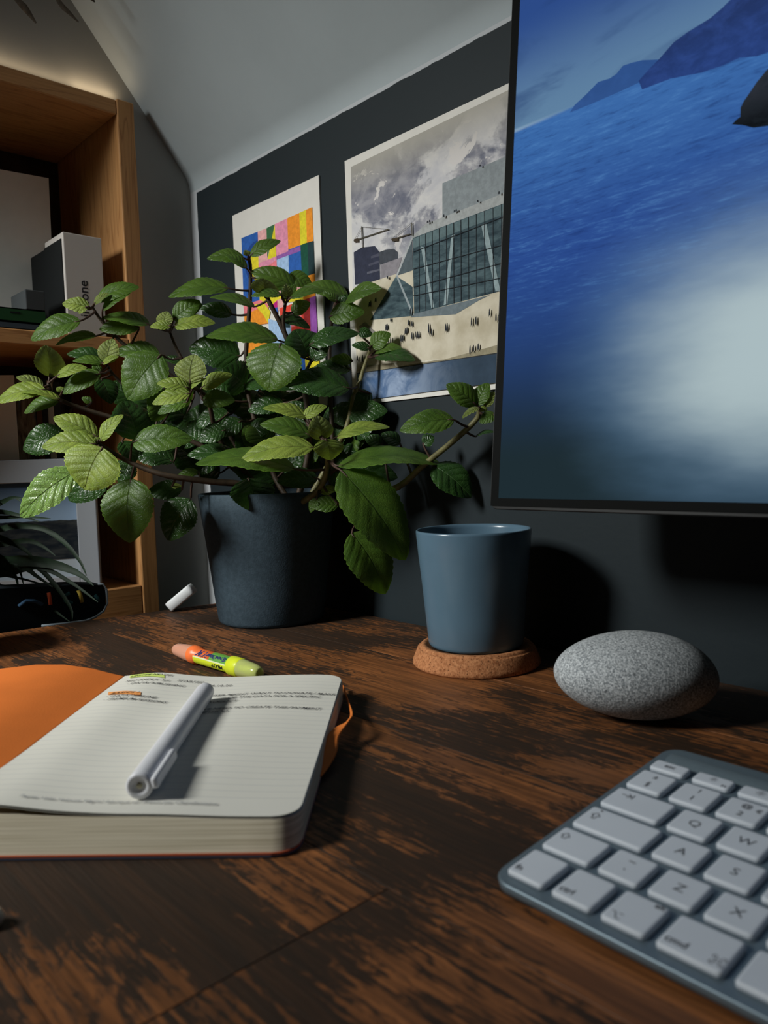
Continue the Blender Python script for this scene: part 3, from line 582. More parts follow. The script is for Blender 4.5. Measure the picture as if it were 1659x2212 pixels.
def emis(name, top, botm, y0, y1, ns=60, am=.35):
    n = NT(name); v = n.attr(); b = n.sep(v)[1]; c = n.mix(n.ramp(b, y0, y1), lin(botm), lin(top)); k = n.noise(n.scale(v, (1, 1.6, 1)), ns, 5, .65, .4)
    c = n.mix(n.ramp(k, .35, .75, 0, am), c, lin(tuple(min(255, int(q * 1.5 + 10)) for q in botm)))
    e = n.n('ShaderNodeEmission'); n.set(e.inputs[0], c); return n.done(e.outputs[0])
f6 = lambda x, y: mp(1040 + x / 2.68, y / 2.68)
def spoly(name, pts, mat, z):
    P = [f6(*p) for p in pts]; P = [(min(x, MW - bx), min(y, MH - bx)) for x, y in P]
    m = MB(); m.add([fm((x, y, z)) for x, y in P], [tuple(range(len(P)))], uvs=[(x, y, 0) for x, y in P]); build(name, m, mat, mon)
ya, yb = f6(800, 640)[1], f6(800, 350)[1]
spoly('headland_image', [(515, 655), (545, 610), (610, 550), (680, 478), (745, 458), (785, 432), (822, 385), (870, 368), (935, 352), (1030, 348), (1010, 400), (925, 478), (780, 545), (640, 605)], emis('far_headland', (44, 76, 130), (48, 82, 138), ya, yb, 50, .1), .0008)
spoly('cliff_image', [(915, 472), (980, 400), (1030, 350), (1120, 248), (1200, 190), (1330, 110), (1400, 50), (1460, -10), (1600, -160), (1900, -240), (2300, -250), (2700, -150), (3100, 20), (3260, 90), (2900, 120), (2300, 180), (1900, 262), (1659, 310), (1600, 330), (1500, 340), (1400, 385), (1280, 425), (1100, 460), (935, 522)], emis('near_cliff', (34, 48, 86), (36, 58, 112), ya, yb + .02, 60, .3), .001)
spoly('rock_image', [(1455, 725), (1480, 700), (1505, 680), (1505, 630), (1525, 590), (1560, 540), (1600, 480), (1659, 410), (1760, 330), (1900, 300), (2050, 420), (2150, 640), (1990, 690), (1800, 720), (1659, 735), (1580, 745), (1520, 730)], emis('dark_rock', (44, 48, 56), (14, 18, 22), f6(1600, 740)[1], f6(1600, 480)[1], 130, .8), .0012)
# stand, right of the picture
m = MB(); m.box((MW / 2 - .035, -.10, -.062), (MW / 2 + .035, .2, -.040), fm); build('stand_neck', m, M_MON, mon)
m = MB(); m.stack(.22, .10, .03, [(.002, ZD + .0002), (0, ZD + .002), (0, ZD + .008), (.002, ZD + .010)], Fr((BLc[0] + MW / 2, -.062, 0)), 5); build('stand_base', m, M_MON, mon)

# ---------------------------------------------------------------- plant pot things: cork base and grey-blue cup
cc = onz(1030, 1469); aw = unit([cc[0] - CAM[0], cc[1] - CAM[1], 0]); cc = cc + aw * .0482
n = NT('cork'); p = n.pos(); c = n.mix(n.ramp(n.noise(p, 500, 5, .7), .35, .7), lin((196, 136, 92)), lin((150, 92, 56))); vo = n.n('ShaderNodeTexVoronoi'); n.set(vo.inputs[0], p); vo.inputs['Scale'].default_value = 420
c = n.mix(n.ramp(vo.outputs['Distance'], .12, .3, .75, 0), c, lin((88, 50, 28)))
M_CORK = n.done(n.bsdf(c, .8, .2, 0, n.bump(n.noise(p, 480, 5, .7), .55, .0012)))
m = MB(); m.lathe([(0, .0), (.0470, .0), (.0482, .0012), (.0478, .0035), (.0442, .0122), (.0436, .0128), (.0430, .0124), (.0424, .0134), (.0416, .0146), (.0405, .0150), (.0380, .0150), (.0376, .0140), (0, .0140)], 80, Fr((cc[0], cc[1], ZD)))
tag(build('cork_coaster', m, M_CORK, loc=(cc[0], cc[1], ZD)), 'round cork coaster under the grey-blue ceramic cup', 'coaster')
cup = thing('ceramic_cup', 'grey-blue glazed ceramic cup standing on the cork coaster', 'cup', (cc[0], cc[1], ZD + .014))
M_CUP = simple('blue_glaze', (86, 112, 130), .24, .45, var=.03, vs=30, bump=.04, bs=200)
fc = Fr((cc[0], cc[1], ZD + .0141))
hc = .0875
m = MB(); m.lathe([(0, 0), (.0330, 0), (.0350, .0008), (.0358, .0028), (.0372, .020), (.0396, .048), (.0418, .070), (.0431, hc - .002), (.0430, hc - .0006), (.0422, hc), (.0412, hc - .0006), (.0406, hc - .003), (.0388, .058), (.0362, .024), (.033, .006), (.020, .004), (0, .004)], 96, fc)
build('body', m, M_CUP, cup)

# ---------------------------------------------------------------- pebble
sc = onz(1372, 1455, ZD + .0245)
n = NT('grey_stone'); p = n.pos(); g1 = n.noise(p, 900, 4, .75); g2 = n.noise(p, 350, 5, .7); c = n.mix(n.ramp(g1, .38, .64), lin((122, 129, 134)), lin((222, 227, 230))); c = n.mix(n.ramp(g2, .56, .68, 0, .7), c, lin((72, 78, 82)))
c = n.mix(n.ramp(n.noise(p, 1500, 2, .5), .62, .70, 0, .8), c, lin((234, 236, 238)))
M_STONE = n.done(n.bsdf(c, .8, .25, 0, n.bump(n.math('ADD', g2, n.math('MULTIPLY', g1, .6)), .55, .0012)))
m = MB(); rt = np.array([.68, .73, 0]); fw_ = np.array([-.73, .68, 0]); tl = .07
fx = unit(rt + np.array([0, 0, -tl])); fz = unit(np.cross(fx, fw_)); fs_ = Fr(sc, fx, fw_, fz); prof_ = []
for i in range(33):
    th = math.pi * i / 32 - math.pi / 2; prof_.append((abs(math.cos(th)) ** .92, math.copysign(abs(math.sin(th)) ** 1.04, th)))
vs = []; fs = []; sg = 64
for r, z in prof_:
    for k in range(sg):
        a = 2 * math.pi * k / sg; x, y = r * math.cos(a), r * math.sin(a)
        zz = z * (1 + .05 * x) ; vs.append(fs_((x * .0475 * (1 - .03 * z), y * .036, zz * .0243 + .0006 * math.sin(3 * x + 2 * y))))
for i in range(32):
    for k in range(sg): j = (k + 1) % sg; fs.append((i * sg + k, i * sg + j, (i + 1) * sg + j, (i + 1) * sg + k))
lo = min(v[2] for v in vs); vs = [v + np.array([0, 0, ZD - lo - .0002]) for v in vs]
m.add(vs, fs, 0, True); tag(build('pebble', m, M_STONE, loc=(sc[0], sc[1], ZD)), 'smooth speckled grey pebble under the monitor', 'stone')

# ---------------------------------------------------------------- white tab leaning at the desk edge
s0 = onz(367, 1319); dr = unit(at(409, 1277, .90) - s0)
dr = unit(np.array([.30, .35, .36])); e2 = unit(np.cross(dr, np.array([-.73, .68, 0]))); e3 = np.cross(dr, e2)
ft = Fr(s0 + np.array([0, 0, .0005]), dr, e2, e3)
m = MB(); fr2 = Fr(ft.o + dr * .0165, dr, e3, e2); m.stack(.033, .020, .004, [(.0012, -.0055), (0, -.0043), (0, .0043), (.0012, .0055)], fr2, 5)
lo = min(v[2] for v in m.v); m.v = [(x, y, z + ZD - lo + .0001) for x, y, z in m.v]
tag(build('white_tab', m, simple('white_plastic', (226, 228, 230), .4, .4), loc=tuple(s0)), 'small white slab tilted on edge at the far left desk corner', 'object')
m = MB(); q = onz(-17, 2000); m.lathe([(0, 0), (.003, .0004), (.0042, .0028), (.003, .0052), (0, .0058)], 16, Fr(q))
tag(build('ivory_bead', m, simple('ivory', (206, 190, 160), .5), loc=tuple(q)), 'small pale rounded object cut by the lower left edge of the picture', 'object')

# ---------------------------------------------------------------- keyboard
KO = np.array([-0.16830191, -0.29250379, 0.75939085])
KR = np.array([[0.999295039601704, 0.0346607355360334, -0.014424189389012439], [-0.035963111443425504, 0.9940480084111006, -0.10283584778292117], [0.010773970611464729, 0.10328209131318715, 0.9945937518259592]])
KR = np.array([unit(KR[:, 0] * np.array([1, 1, .25])), KR[:, 1], KR[:, 2]]).T; KR[:, 2] = unit(np.cross(KR[:, 0], KR[:, 1])); KR[:, 1] = np.cross(KR[:, 2], KR[:, 0])
fk = Fr(KO, KR[:, 0], KR[:, 1], KR[:, 2]); PU_ = .01905
kb = thing('keyboard', 'aluminium keyboard with white square keys at the lower right', 'keyboard', (KO[0] + .13, KO[1] + .05, ZD))
M_ALU = simple('brushed_aluminium', (112, 128, 138), .45, .5, .45, var=.03, vs=600); M_KEY = simple('white_key', (208, 215, 224), .42, .4, var=.02, vs=30)
M_LEG = simple('key_grey', (92, 95, 100), .6, .2)
KX0, KX1, KY0, KY1 = -.0030, .2790, -.0135, .1135
zp_ = -.0023
m = MB(); m.stack(KX1 - KX0, KY1 - KY0, .0085, [(.0012, zp_ - .0042), (.0004, zp_ - .0036), (0, zp_ - .0008), (.0006, zp_)], fk, 8, cx=(KX0 + KX1) / 2, cy=(KY0 + KY1) / 2); build('base_plate', m, M_ALU, kb, label='brushed aluminium base plate')
# battery tube under the back edge
pa = fk((KX0 + .006, KY1 - .011, zp_ - .0075)); pb = fk((KX1 - .006, KY1 - .011, zp_ - .0075)); rt_ = min(pa[2], pb[2]) - ZD - .0006
m = MB(); m.tube([pa, pb], min(.0092, rt_), 20); build('battery_tube', m, M_ALU, kb)
def legend(key, s, size, x, y, al='CENTER', bold=.0001):
    vs, fs = text_verts(s, size, align=al, bold=bold); mm = MB(); mm.add([fk((x + v[0], y + v[1], .00008)) for v in vs], fs); return build('legend', mm, M_LEG, key)
def lines(key, paths, w=.00028, closed=False):
    mm = MB()
    for P in paths:
        for (xa, ya), (xb, yb) in zip(P[:-1], P[1:]):
            d = unit([xb - xa, yb - ya]); ox, oy = -d[1] * w, d[0] * w; ex, ey = d[0] * w * .6, d[1] * w * .6
            mm.add([fk(q) for q in ((xa - ex + ox, ya - ey + oy, .0001), (xa - ex - ox, ya - ey - oy, .0001), (xb + ex - ox, yb + ey - oy, .0001), (xb + ex + ox, yb + ey + oy, .0001))], [(0, 1, 2, 3)])
    return build('legend', mm, M_LEG, key)
def key(u, v, w=1.0, h=None, name='key', gap=.0034):
    h = h or PU_ - gap; kw = w * PU_ - gap
    mm = MB(); mm.stack(kw, h, .0016, [(0, zp_ + .0001), (0, -.0007), (.0004, -.00015), (.0011, 0)], fk, 4, cx=u * PU_, cy=v * PU_); return build(name, mm, M_KEY, kb)
xc = lambda u: u * PU_
# function row
k = key(.5, 4.795, 1, .0082); legend(k, 'esc', .0038, xc(.5), xc(4.795) - .001)
for i in range(12):
    k = key(1.5 + i * 1.0, 4.795, 1, .0082)
    if i < 3:
        cx_, cy_ = xc(1.5 + i), xc(4.795) + .0006; r0 = .0007 if i < 2 else .0
        if i < 2: lines(k, [[(cx_ + math.cos(a) * .0006, cy_ + math.sin(a) * .0006) for a in np.linspace(0, 2 * math.pi, 9)]] + [[(cx_ + math.cos(a) * .0011, cy_ + math.sin(a) * .0011), (cx_ + math.cos(a) * (.0016 + .0004 * i), cy_ + math.sin(a) * (.0016 + .0004 * i))] for a in np.linspace(0, 2 * math.pi, 9)[:-1]], .00013)
        else: lines(k, [[(cx_ - .002, cy_ - .001), (cx_ - .002, cy_ + .001), (cx_ + .002, cy_ + .001), (cx_ + .002, cy_ - .001), (cx_ - .002, cy_ - .001)]], .00013)
        legend(k, 'F%d' % (i + 1), .0022, xc(1.5 + i) + .0055, xc(4.795) - .0032)
k = key(13.75, 4.795, 1.5, .0082)
nums = [('§', '±'), ('1', '!'), ('2', '@'), ('3', '£'), ('4', '$'), ('5', '%'), ('6', '^'), ('7', '&'), ('8', '*'), ('9', '('), ('0', ')'), ('-', '_'), ('=', '+')]
for i, (a_, b2) in enumerate(nums):
    k = key(.5 + i, 4.0); legend(k, a_, .0044, xc(.5 + i), xc(4.0) - .0043); legend(k, b2, .0040, xc(.5 + i), xc(4.0) + .0022)
    if i == 2: legend(k, '€', .0036, xc(.5 + i) + .0050, xc(4.0) + .0010)
key(13.75, 4.0, 1.5)
k = key(.75, 3.0, 1.5); x_, y_ = xc(.75) - .0085, xc(3.0) + .0028
lines(k, [[(x_, y_), (x_ + .0042, y_)], [(x_ + .0026, y_ + .0014), (x_ + .0042, y_), (x_ + .0026, y_ - .0014)], [(x_ + .0048, y_ + .0016), (x_ + .0048, y_ - .0016)]], .00022)
for i, c in enumerate('QWERTYUIOP[]'): k = key(2.0 + i, 3.0); legend(k, c, .0058, xc(2.0 + i), xc(3.0) - .0020, bold=.00004)
k = key(.875, 2.0, 1.75); x_, y_ = xc(.875) - .0102, xc(2.0) + .0016
def arrow(x, y, s): return [(x - s, y), (x, y + s * 1.1), (x + s, y), (x + s * .45, y), (x + s * .45, y - s * .9), (x - s * .45, y - s * .9), (x - s * .45, y), (x - s, y)]
lines(k, [arrow(x_, y_, .0018), [(x_ - .0008, y_ - .0024), (x_ + .0008, y_ - .0024)]], .00018)
mm = MB(); mm.add([fk((x_ + .0002 + .0005 * math.cos(a), xc(2.0) + .0058 + .0005 * math.sin(a), .0001)) for a in np.linspace(0, 2 * math.pi, 11)[:-1]], [tuple(range(10))]); build('caps_light', mm, simple('lamp_dark', (30, 32, 34), .4), k)
for i, c in enumerate("ASDFGHJKL;'\\"): k = key(2.25 + i, 2.0); legend(k, c, .0058, xc(2.25 + i), xc(2.0) - .0020, bold=.00004)
k = key(.625, 1.0, 1.25); lines(k, [arrow(xc(.625) - .0062, xc(1.0) + .0020, .0018)], .00018)
for i, c in enumerate("`ZXCVBNM,./"):
    k = key(1.75 + i, 1.0)
    if c == '`': legend(k, '`', .0044, xc(1.75), xc(1.0) - .0050); legend(k, '~', .0044, xc(1.75), xc(1.0) + .0016)
    else: legend(k, c, .0058, xc(1.75 + i), xc(1.0) - .0020, bold=.00004)
key(13.6, 1.0, 1.75); key(13.9, 2.5, 1.0, .034, 'return_key')
hb = .0168; vb = -.02
for u, s_ in ((.5, 'fn'), (1.5, 'ctrl'), (2.5, 'alt')):
    k = key(u, vb, 1, hb)
    if s_ == 'alt':
        legend(k, 'alt', .0034, xc(u) + .0050, .0052); x_, y_ = xc(u) - .0030, -.0055
        x_ = xc(u) - .0058
        lines(k, [[(x_, y_ + .0013), (x_ + .0012, y_ + .0013), (x_ + .0026, y_ - .0013), (x_ + .0040, y_ - .0013)], [(x_ + .0026, y_ + .0013), (x_ + .0040, y_ + .0013)]], .00017)
    else: legend(k, s_, .0040, xc(u) - .0063, -.0062, 'LEFT')
k = key(3.625, vb, 1.25, hb); legend(k, 'cmd', .0042, xc(3.625) - .0088, -.0060, 'LEFT')
x_, y_, r_ = xc(3.625) + .0072, -.0046, .00075
sq = [(x_ + sx * r_, y_ + sy * r_) for sx, sy in ((-1, -1), (1, -1), (1, 1), (-1, 1), (-1, -1))]
lines(k, [sq] + [[(x_ + sx * (r_ + .0006 + .0006 * math.cos(a)), y_ + sy * (r_ + .0006 + .0006 * math.sin(a))) for a in np.linspace(math.pi, -math.pi / 2, 9)] for sx in (-1, 1) for sy in (-1, 1)], .00014)
key(6.75, vb, 5.0, hb, 'space_bar'); key(9.875, vb, 1.25, hb); key(11.0, vb, 1, hb)
for u, vv in ((12.0, -.22), (13.0, -.22), (13.0, .22), (14.0, -.22)): key(u, vv, 1, .0072)

# ---------------------------------------------------------------- notebook
th = math.radians(45); NU = np.array([math.cos(th), math.sin(th), 0]); NV = np.array([NU[1], -NU[0], 0]); NW, NL = .145, .199
ZT = .0168
N0 = onz(270, 1462, ZD + ZT); N0[2] = ZD
fn = Fr(N0, NU, NV, Z_)
nb = thing('notebook', 'open lined notebook with orange cover flap and handwriting', 'notebook', tuple(N0 + NU * NW / 2 + NV * NL / 2))
def zpage(a, b):
    z = ZT + .0016 * math.exp(-((a - .022) / .016) ** 2) - .0010 * math.exp(-((a - .062) / .025) ** 2) - .0028 * max(0, (a - .04) / (NW - .04)) ** 1.5
    z += .0045 * max(0, (b - .12) / (NL - .12)) ** 2 * max(0, 1 - a / .075) ** 1.3
    return z + .0006 * math.sin(a * 60 + b * 20)
CRN = .011
def edge_a(b):                                # right edge with rounded corners
    d = 0
    if b < CRN: d = CRN - math.sqrt(max(0, CRN ** 2 - (CRN - b) ** 2))
    if b > NL - CRN: d = CRN - math.sqrt(max(0, CRN ** 2 - (b - NL + CRN) ** 2))
    return NW - d
n = NT('lined_page'); v = n.sep(n.attr()); fr1 = n.math('FRACT', n.math('DIVIDE', v[1], .0064)); l = n.ramp(n.math('ABSOLUTE', n.math('SUBTRACT', fr1, .5)), .015, .045, .42, 0)
l = n.math('MULTIPLY', l, n.math('MULTIPLY', n.ramp(v[1], .006, .008), n.ramp(v[1], NL - .014, NL - .012, 1, 0)))
c = n.mix(l, n.mix(n.noise(n.pos(), 30, 2), lin((226, 224, 214)), lin((218, 216, 206))), lin((150, 154, 160))); M_PAGE = n.done(n.bsdf(c, .75, .15))
bs = [0, .0006, .002, .004, .007, CRN] + list(np.linspace(CRN, NL - CRN, 22)[1:-1]) + [NL - CRN, NL - .007, NL - .004, NL - .002, NL - .0006, NL]
def surf(off, ins=0.0, aa0=0.0):
    rows = []; uv = []
    for b in bs:
        e = edge_a(b) - ins; bb = min(max(b, ins), NL - ins)
        r = [aa0 + (e - aa0) * k / 26 for k in range(27)]; rows.append([fn((a, bb, zpage(a, bb) + off)) for a in r]); uv += [(a, bb, 0) for a in r]
    return rows, uv
rows, uv = surf(.0003); m = MB(); m.sheet(rows, 0, True, uv)
# turned edge of the top page
build('top_page', m, M_PAGE, nb)
rows, uv = surf(-.0006, -.0007); m = MB(); m.sheet(rows, 0, True, uv); build('second_page', m, M_PAGE, nb)
# block of pages: side walls, striped page edges
n = NT('page_edges'); v = n.sep(n.attr()); st = n.noise(n.scale(n.attr(), (0, 8, 2600)), 1, 3, .7); c = n.mix(n.ramp(st, .35, .65), lin((244, 234, 210)), lin((204, 192, 164)))
M_EDGE = n.done(n.bsdf(c, .8, .1))
per = [(0, b) for b in np.linspace(0, NL, 12)][:-1] + [(a, NL) for a in np.linspace(0, edge_a(NL), 14)][:-1] + [(edge_a(b) + .0006, b) for b in bs[::-1]] + [(a, 0) for a in np.linspace(edge_a(0), 0, 14)][1:-1]
zc = .0022
m = MB(); k = len(per); rows = []
def lift(a, b): return .0045 * max(0, (b - .12) / (NL - .12)) ** 2 * max(0, 1 - a / .075) ** 1.3
tops = [zpage(a, b) - .0008 - lift(a, b) * .9 for a, b in per]
vs = []; uvs = []
for q in (0, .5, 1):
    for (a, b), t_ in zip(per, tops):
        z = zc + (t_ - zc) * q; vs.append(fn((a, b + (.0050 * (1 - q) * min(1, max(0, (b - NL + .03) / .02))), z))); uvs.append((a, b + a, z))
m.add(vs, [(l * k + i, l * k + (i + 1) % k, (l + 1) * k + (i + 1) % k, (l + 1) * k + i) for l in (0, 1) for i in range(k)], 0, True, uvs)
m.add([vs[i] - Z_ * .0022 for i in range(2 * k, 3 * k)], [tuple(range(k))], 0, False, [uvs[i] for i in range(2 * k, 3 * k)])
build('page_block', m, M_EDGE, nb)
M_ORC = simple('orange_cover', (216, 116, 50), .62, .25, var=.06, vs=20, bump=.15, bs=900)
M_ORI = simple('cover_lining', (196, 96, 62), .7, .2)
# back cover under the block
def cover_outline(ex): return [(a - .0, b) for a, b in per]
m = MB(); o2 = [(a, b + (.0056 * min(1, max(0, (b - NL + .03) / .02)) if b > .1 else -.0005)) for a, b in per]
m.prism(o2, .0004, .0014, fn, 0); m.prism(o2, .0014, .0021, fn, 1); build('back_cover', m, [simple('slate_cover_edge', (92, 96, 116), .6), M_ORI], nb, label='back cover with orange-red lining')
# front cover opened to the left, bowing up off the desk
prof_c = [(.001, ZT - .001), (-.002, ZT - .0004), (-.010, ZT + .0016), (-.022, ZT + .0050), (-.040, ZT + .0080), (-.060, ZT + .0084), (-.085, ZT + .0060), (-.110, ZT + .0010), (-.130, ZT - .006), (-.146, ZT - .0135)]
rows = []; uv = []
cb = [0, .001, .003, .006, .012] + list(np.linspace(.02, NL - .02, 10)) + [NL - .012, NL - .006, NL - .003, NL - .001, NL]
def cov_pt(i, b, off):
    a, z = prof_c[i]; e = 0
    return fn((a, b, z + off))
rows = [[cov_pt(i, -.001 + b * (NL + .002) / NL, .0) for b in cb] for i in range(len(prof_c))]
def rcorner(rows):
    out = []
    for i, r in enumerate(rows):
        a = prof_c[i][0]; d = 0; q = .146 + a
        if q < CRN: d = CRN - math.sqrt(max(0, CRN ** 2 - (CRN - q) ** 2))
        out.append([fn((prof_c[i][0], d + (NL - 2 * d) * b / NL, prof_c[i][1])) for b in cb])
    return out
rows = rcorner(rows); m = MB(); m.sheet(rows, 0, True); o = build('front_cover', m, M_ORC, nb, label='orange front cover folded open')
sm_ = o.modifiers.new('thick', 'SOLIDIFY'); sm_.thickness = .0012; sm_.offset = -1 if True else 1
# spine gutter
m = MB(); rows = [[fn((a, b, z)) for b in np.linspace(0, NL, 12)] for a, z in ((.0005, ZT - .002), (-.0012, ZT - .0012), (-.0022, ZT - .004), (-.0026, .006), (-.0010, .0006), (.004, .0004))]
m.sheet(rows); build('spine', m, M_ORC, nb)
# orange elastic strap looping out at the right
sp_ = [((741, 1483), .0035), ((750, 1512), .006), ((759, 1541), .0105), ((752, 1556), .0115), ((733, 1574), .0105), ((720, 1592), .010), ((715, 1620), .008), ((700, 1655), .0045), ((688, 1678), .003)]
wd = [.0022, .0022, .0022, .0032, .0048, .0060, .0064, .0050, .0030]; tw_ = [80, 75, 60, 85, 40, 15, 5, 25, 50]
P = [onz(x, y, ZD + z) for (x, y), z in sp_]; rows = []
T = np.linspace(0, 8, 33)
def cr_(L, t):
    L = np.asarray(L, float); i = min(int(t), len(L) - 2); u = t - i; p0, p1, p2, p3 = L[max(i - 1, 0)], L[i], L[i + 1], L[min(i + 2, len(L) - 1)]
    return .5 * ((2 * p1) + (p2 - p0) * u + (2 * p0 - 5 * p1 + 4 * p2 - p3) * u * u + (3 * p1 - p0 - 3 * p2 + p3) * u ** 3)
Q = [cr_(P, t) for t in T]
for i, t in enumerate(T):
    d = unit(Q[min(i + 1, 32)] - Q[max(i - 1, 0)]); vv = unit(CAM - Q[i]); s_ = unit(np.cross(d, vv)); s2 = np.cross(d, s_); an = math.radians(cr_(tw_, t)); w2 = max(cr_(wd, t), .001) / 2
    ax = s_ * math.cos(an) + s2 * math.sin(an); nn_ = np.cross(ax, d); rows.append([Q[i] + ax * w2 * e_ + nn_ * .00025 * (1 if j % 2 else -1) for j, e_ in enumerate((-1, -.6, -.2, .2, .6, 1))])
m = MB(); m.sheet(rows); o = build('elastic_strap', m, simple('orange_elastic', (218, 122, 54), .65, .2), nb); o.modifiers.new('thick', 'SOLIDIFY').thickness = .0005
# handwriting
M_INK = simple('black_ink', (30, 32, 40), .6, .2); M_PRT = simple('grey_print', (150, 152, 154), .7, .1)
def write(name, s, a, b, size, mat, space=1.12, slope=0.0, shear=.25, bold=.00004):
    vs, fs = text_verts(s, size, shear, 'LEFT', space, bold); mm = MB()
    mm.add([fn((a + x, b - y + x * slope, zpage(min(max(a + x, 0), NW - .001), min(max(b - y, 0), NL)) + .0009)) for x, y, _ in vs], fs); return build(name, mm, mat, nb)
def ab(x, y):
    q = onz(x, y, ZD + ZT - .0008) - N0; return q @ NU, q @ NV
def marker(pts, col, nm):
    n = len(pts) // 2; up, dn = [ab(*p) for p in pts[:n]], [ab(*p) for p in pts[n:]][::-1]; mm = MB(); rows = []
    ip = lambda L, t: np.array([np.interp(t * (len(L) - 1), range(len(L)), [p[k] for p in L]) for k in (0, 1)])
    for t in np.linspace(0, 1, 16):
        u, d = ip(up, t), ip(dn, t); rows.append([fn((*(u + (d - u) * q), zpage(max((u + (d - u) * q)[0], 0), max((u + (d - u) * q)[1], 0)) + .0007)) for q in np.linspace(0, 1, 5)])
    mm.sheet(rows); build(nm, mm, simple(nm + '_ink', col, .7, .1), nb)
marker([(282, 1465), (320, 1465), (356, 1468), (356, 1474), (320, 1472), (280, 1472)], (206, 226, 120), 'yellow_highlight')
marker([(235, 1503), (270, 1504), (305, 1506), (304, 1513), (270, 1511), (233, 1510)], (240, 160, 92), 'orange_highlight')
for s, x, y, x2 in (('UNITEE NOTES', 280, 1471, 357), ('STARTED', 382, 1477, 428), ('19.10.20', 446, 1482, 499), ('SECONDLY  5/1', 270, 1482, 362), ('- DATA PUBLISHING', 272, 1489, 383), ('BASICS !', 238, 1510, 298), ('- DATA PIPELINE', 228, 1517, 322), ('- PREMIUM SESSIONS', 221, 1524, 349),
    ('USER MIGHT WANT TO DONATE / MAKE', 452, 1503, 671), ('OF THE DATA FOR A SPECIFIC', 490, 1509, 671), ('PRODUCT', 440, 1518, 484), ('WE NEED TO CREATE THIS PAYMENT', 430, 1534, 671), ('METHOD', 425, 1541, 470)):
    a_, b0 = ab(x, y); a2, b2 = ab(x2, y); vs, fs = text_verts(s, .0050, .25, 'LEFT', 1.12); L = max(v[0] for v in vs); write('handwriting', s, a_, b0, .0041, M_INK, 1.0 + 1.75 * max(0, (a2 - a_) / (L * .82 / 1.06) - 1))
a_, b0 = ab(8, 1731); a2, b2 = ab(480, 1752)
vs, fs = text_verts('Papier Vélin Velouté 90g/m² fabriqué en France par Clairefontaine', .0050, 0, 'LEFT', 1.0); L = max(v[0] for v in vs)
bl = NL - .0085
write('printed_line', 'Papier Vélin Velouté 90g/m² fabriqué en France par Clairefontaine', .110 - L * .62, bl, .0031, M_PRT, 1.0, 0, .2, .00003)

# ---------------------------------------------------------------- white pen on the page
PR = .0056
za = ZD + ZT + PR
A_ = onz(300, 1699, za + .0002); B_ = onz(446, 1490, za - .001)
ax = unit(B_ - A_); sd = unit(np.cross(ax, Z_)); upv = np.cross(sd, ax); LNG = np.linalg.norm(B_ - A_)
fp = Fr(A_, sd, upv, ax)
pen = thing('white_pen', 'white plastic pen with clip lying across the notebook page', 'pen', tuple(A_ + ax * LNG / 2 - upv * PR))
M_PEN = simple('white_pen_plastic', (226, 227, 232), .35, .45)
m = MB(); m.lathe([(0, .0010), (.0048, .0010), (.0050, .0010), (PR, .0005), (PR, .004), (.0055, .035), (.0054, LNG - .006), (.0050, LNG - .0025), (.0036, LNG - .0006), (0, LNG)], 32, fp); build('barrel', m, M_PEN, pen)
m = MB(); m.lathe([(.0026, .0009), (.0032, .0001), (.0044, -.0003), (PR, .0003), (PR + .0001, .0012), (.0050, .0020)], 32, fp); build('end_ring', m, M_PEN, pen)
m = MB(); m.lathe([(0, .0004), (.0011, .0004), (.0013, .0012)], 16, fp); build('end_dimple', m, simple('cream_dimple', (196, 190, 158), .5), pen, label='cream dimple in the pen end')
# clip on the right side
cs = unit(sd * .96 + upv * .18); cu = np.cross(ax, cs); fcl = Fr(A_ + cs * .0070, cu, ax, cs)
m = MB(); m.stack(.0052, .034, .0015, [(.0004, -.0016), (0, -.0010), (0, .0004), (.0009, .0011)], fcl, 4, cx=0, cy=.0165); build('clip', m, M_PEN, pen)
m = MB(); q = Fr(A_, cu, ax, cs); m.box((-.0018, .0008, .004), (.0018, .0040, .0062), q); build('clip_root', m, M_PEN, pen)

# ---------------------------------------------------------------- two-ended highlighter
HR = .0072
Ha = onz(379, 1402, ZD + HR); Hb = onz(562, 1455, ZD + HR); hx = unit(Hb - Ha); HL = np.linalg.norm(Hb - Ha); hs = unit(np.cross(hx, Z_)); hu = np.cross(hs, hx)
fh = Fr(Ha, hs, hu, hx)
hl = thing('highlighter', 'two-ended orange and yellow highlighter lying behind the notebook', 'highlighter', tuple(Ha + hx * HL / 2 - Z_ * HR))
def capmat(nm, c): n = NT(nm); return n.done(n.bsdf(lin(c), .16, .5, 0, None, .35, 1.25))
M_CLO, M_CLY = capmat('peach_cap', (244, 176, 146)), capmat('lime_cap', (206, 216, 128))
M_HO = simple('neon_orange', (250, 122, 62), .35, .4); M_HY = simple('neon_yellow', (214, 226, 50), .35, .4); M_HG = simple('label_green', (98, 156, 66), .4)
q = HL
m = MB(); m.lathe([(0, .0), (.0032, .0), (.0040, .0008), (.0050, .004), (.0062, .016), (.0068, q * .23), (.0068, q * .245)], 32, fh); build('cap', m, M_CLO, hl, label='translucent peach cap')
m = MB(); m.lathe([(0, .0035), (.0030, .0045), (.0044, .008), (.0056, .0125), (.0060, q * .22)], 24, fh); build('tip_holder', m, M_HO, hl, label='orange tip holder')
m = MB(); m.lathe([(.0058, q * .20), (.0070, q * .235), (.0072, q * .25), (.0072, q * .30), (.0060, q * .31), (.0060, q * .50)], 32, fh); build('barrel_half', m, M_HO, hl, label='orange half of the barrel')
m = MB(); m.lathe([(.0060, q * .50), (.0060, q * .70), (.0072, q * .705), (.0072, q * .80), (.0062, q * .82)], 32, fh); build('barrel_half', m, M_HY, hl, label='yellow half of the barrel')
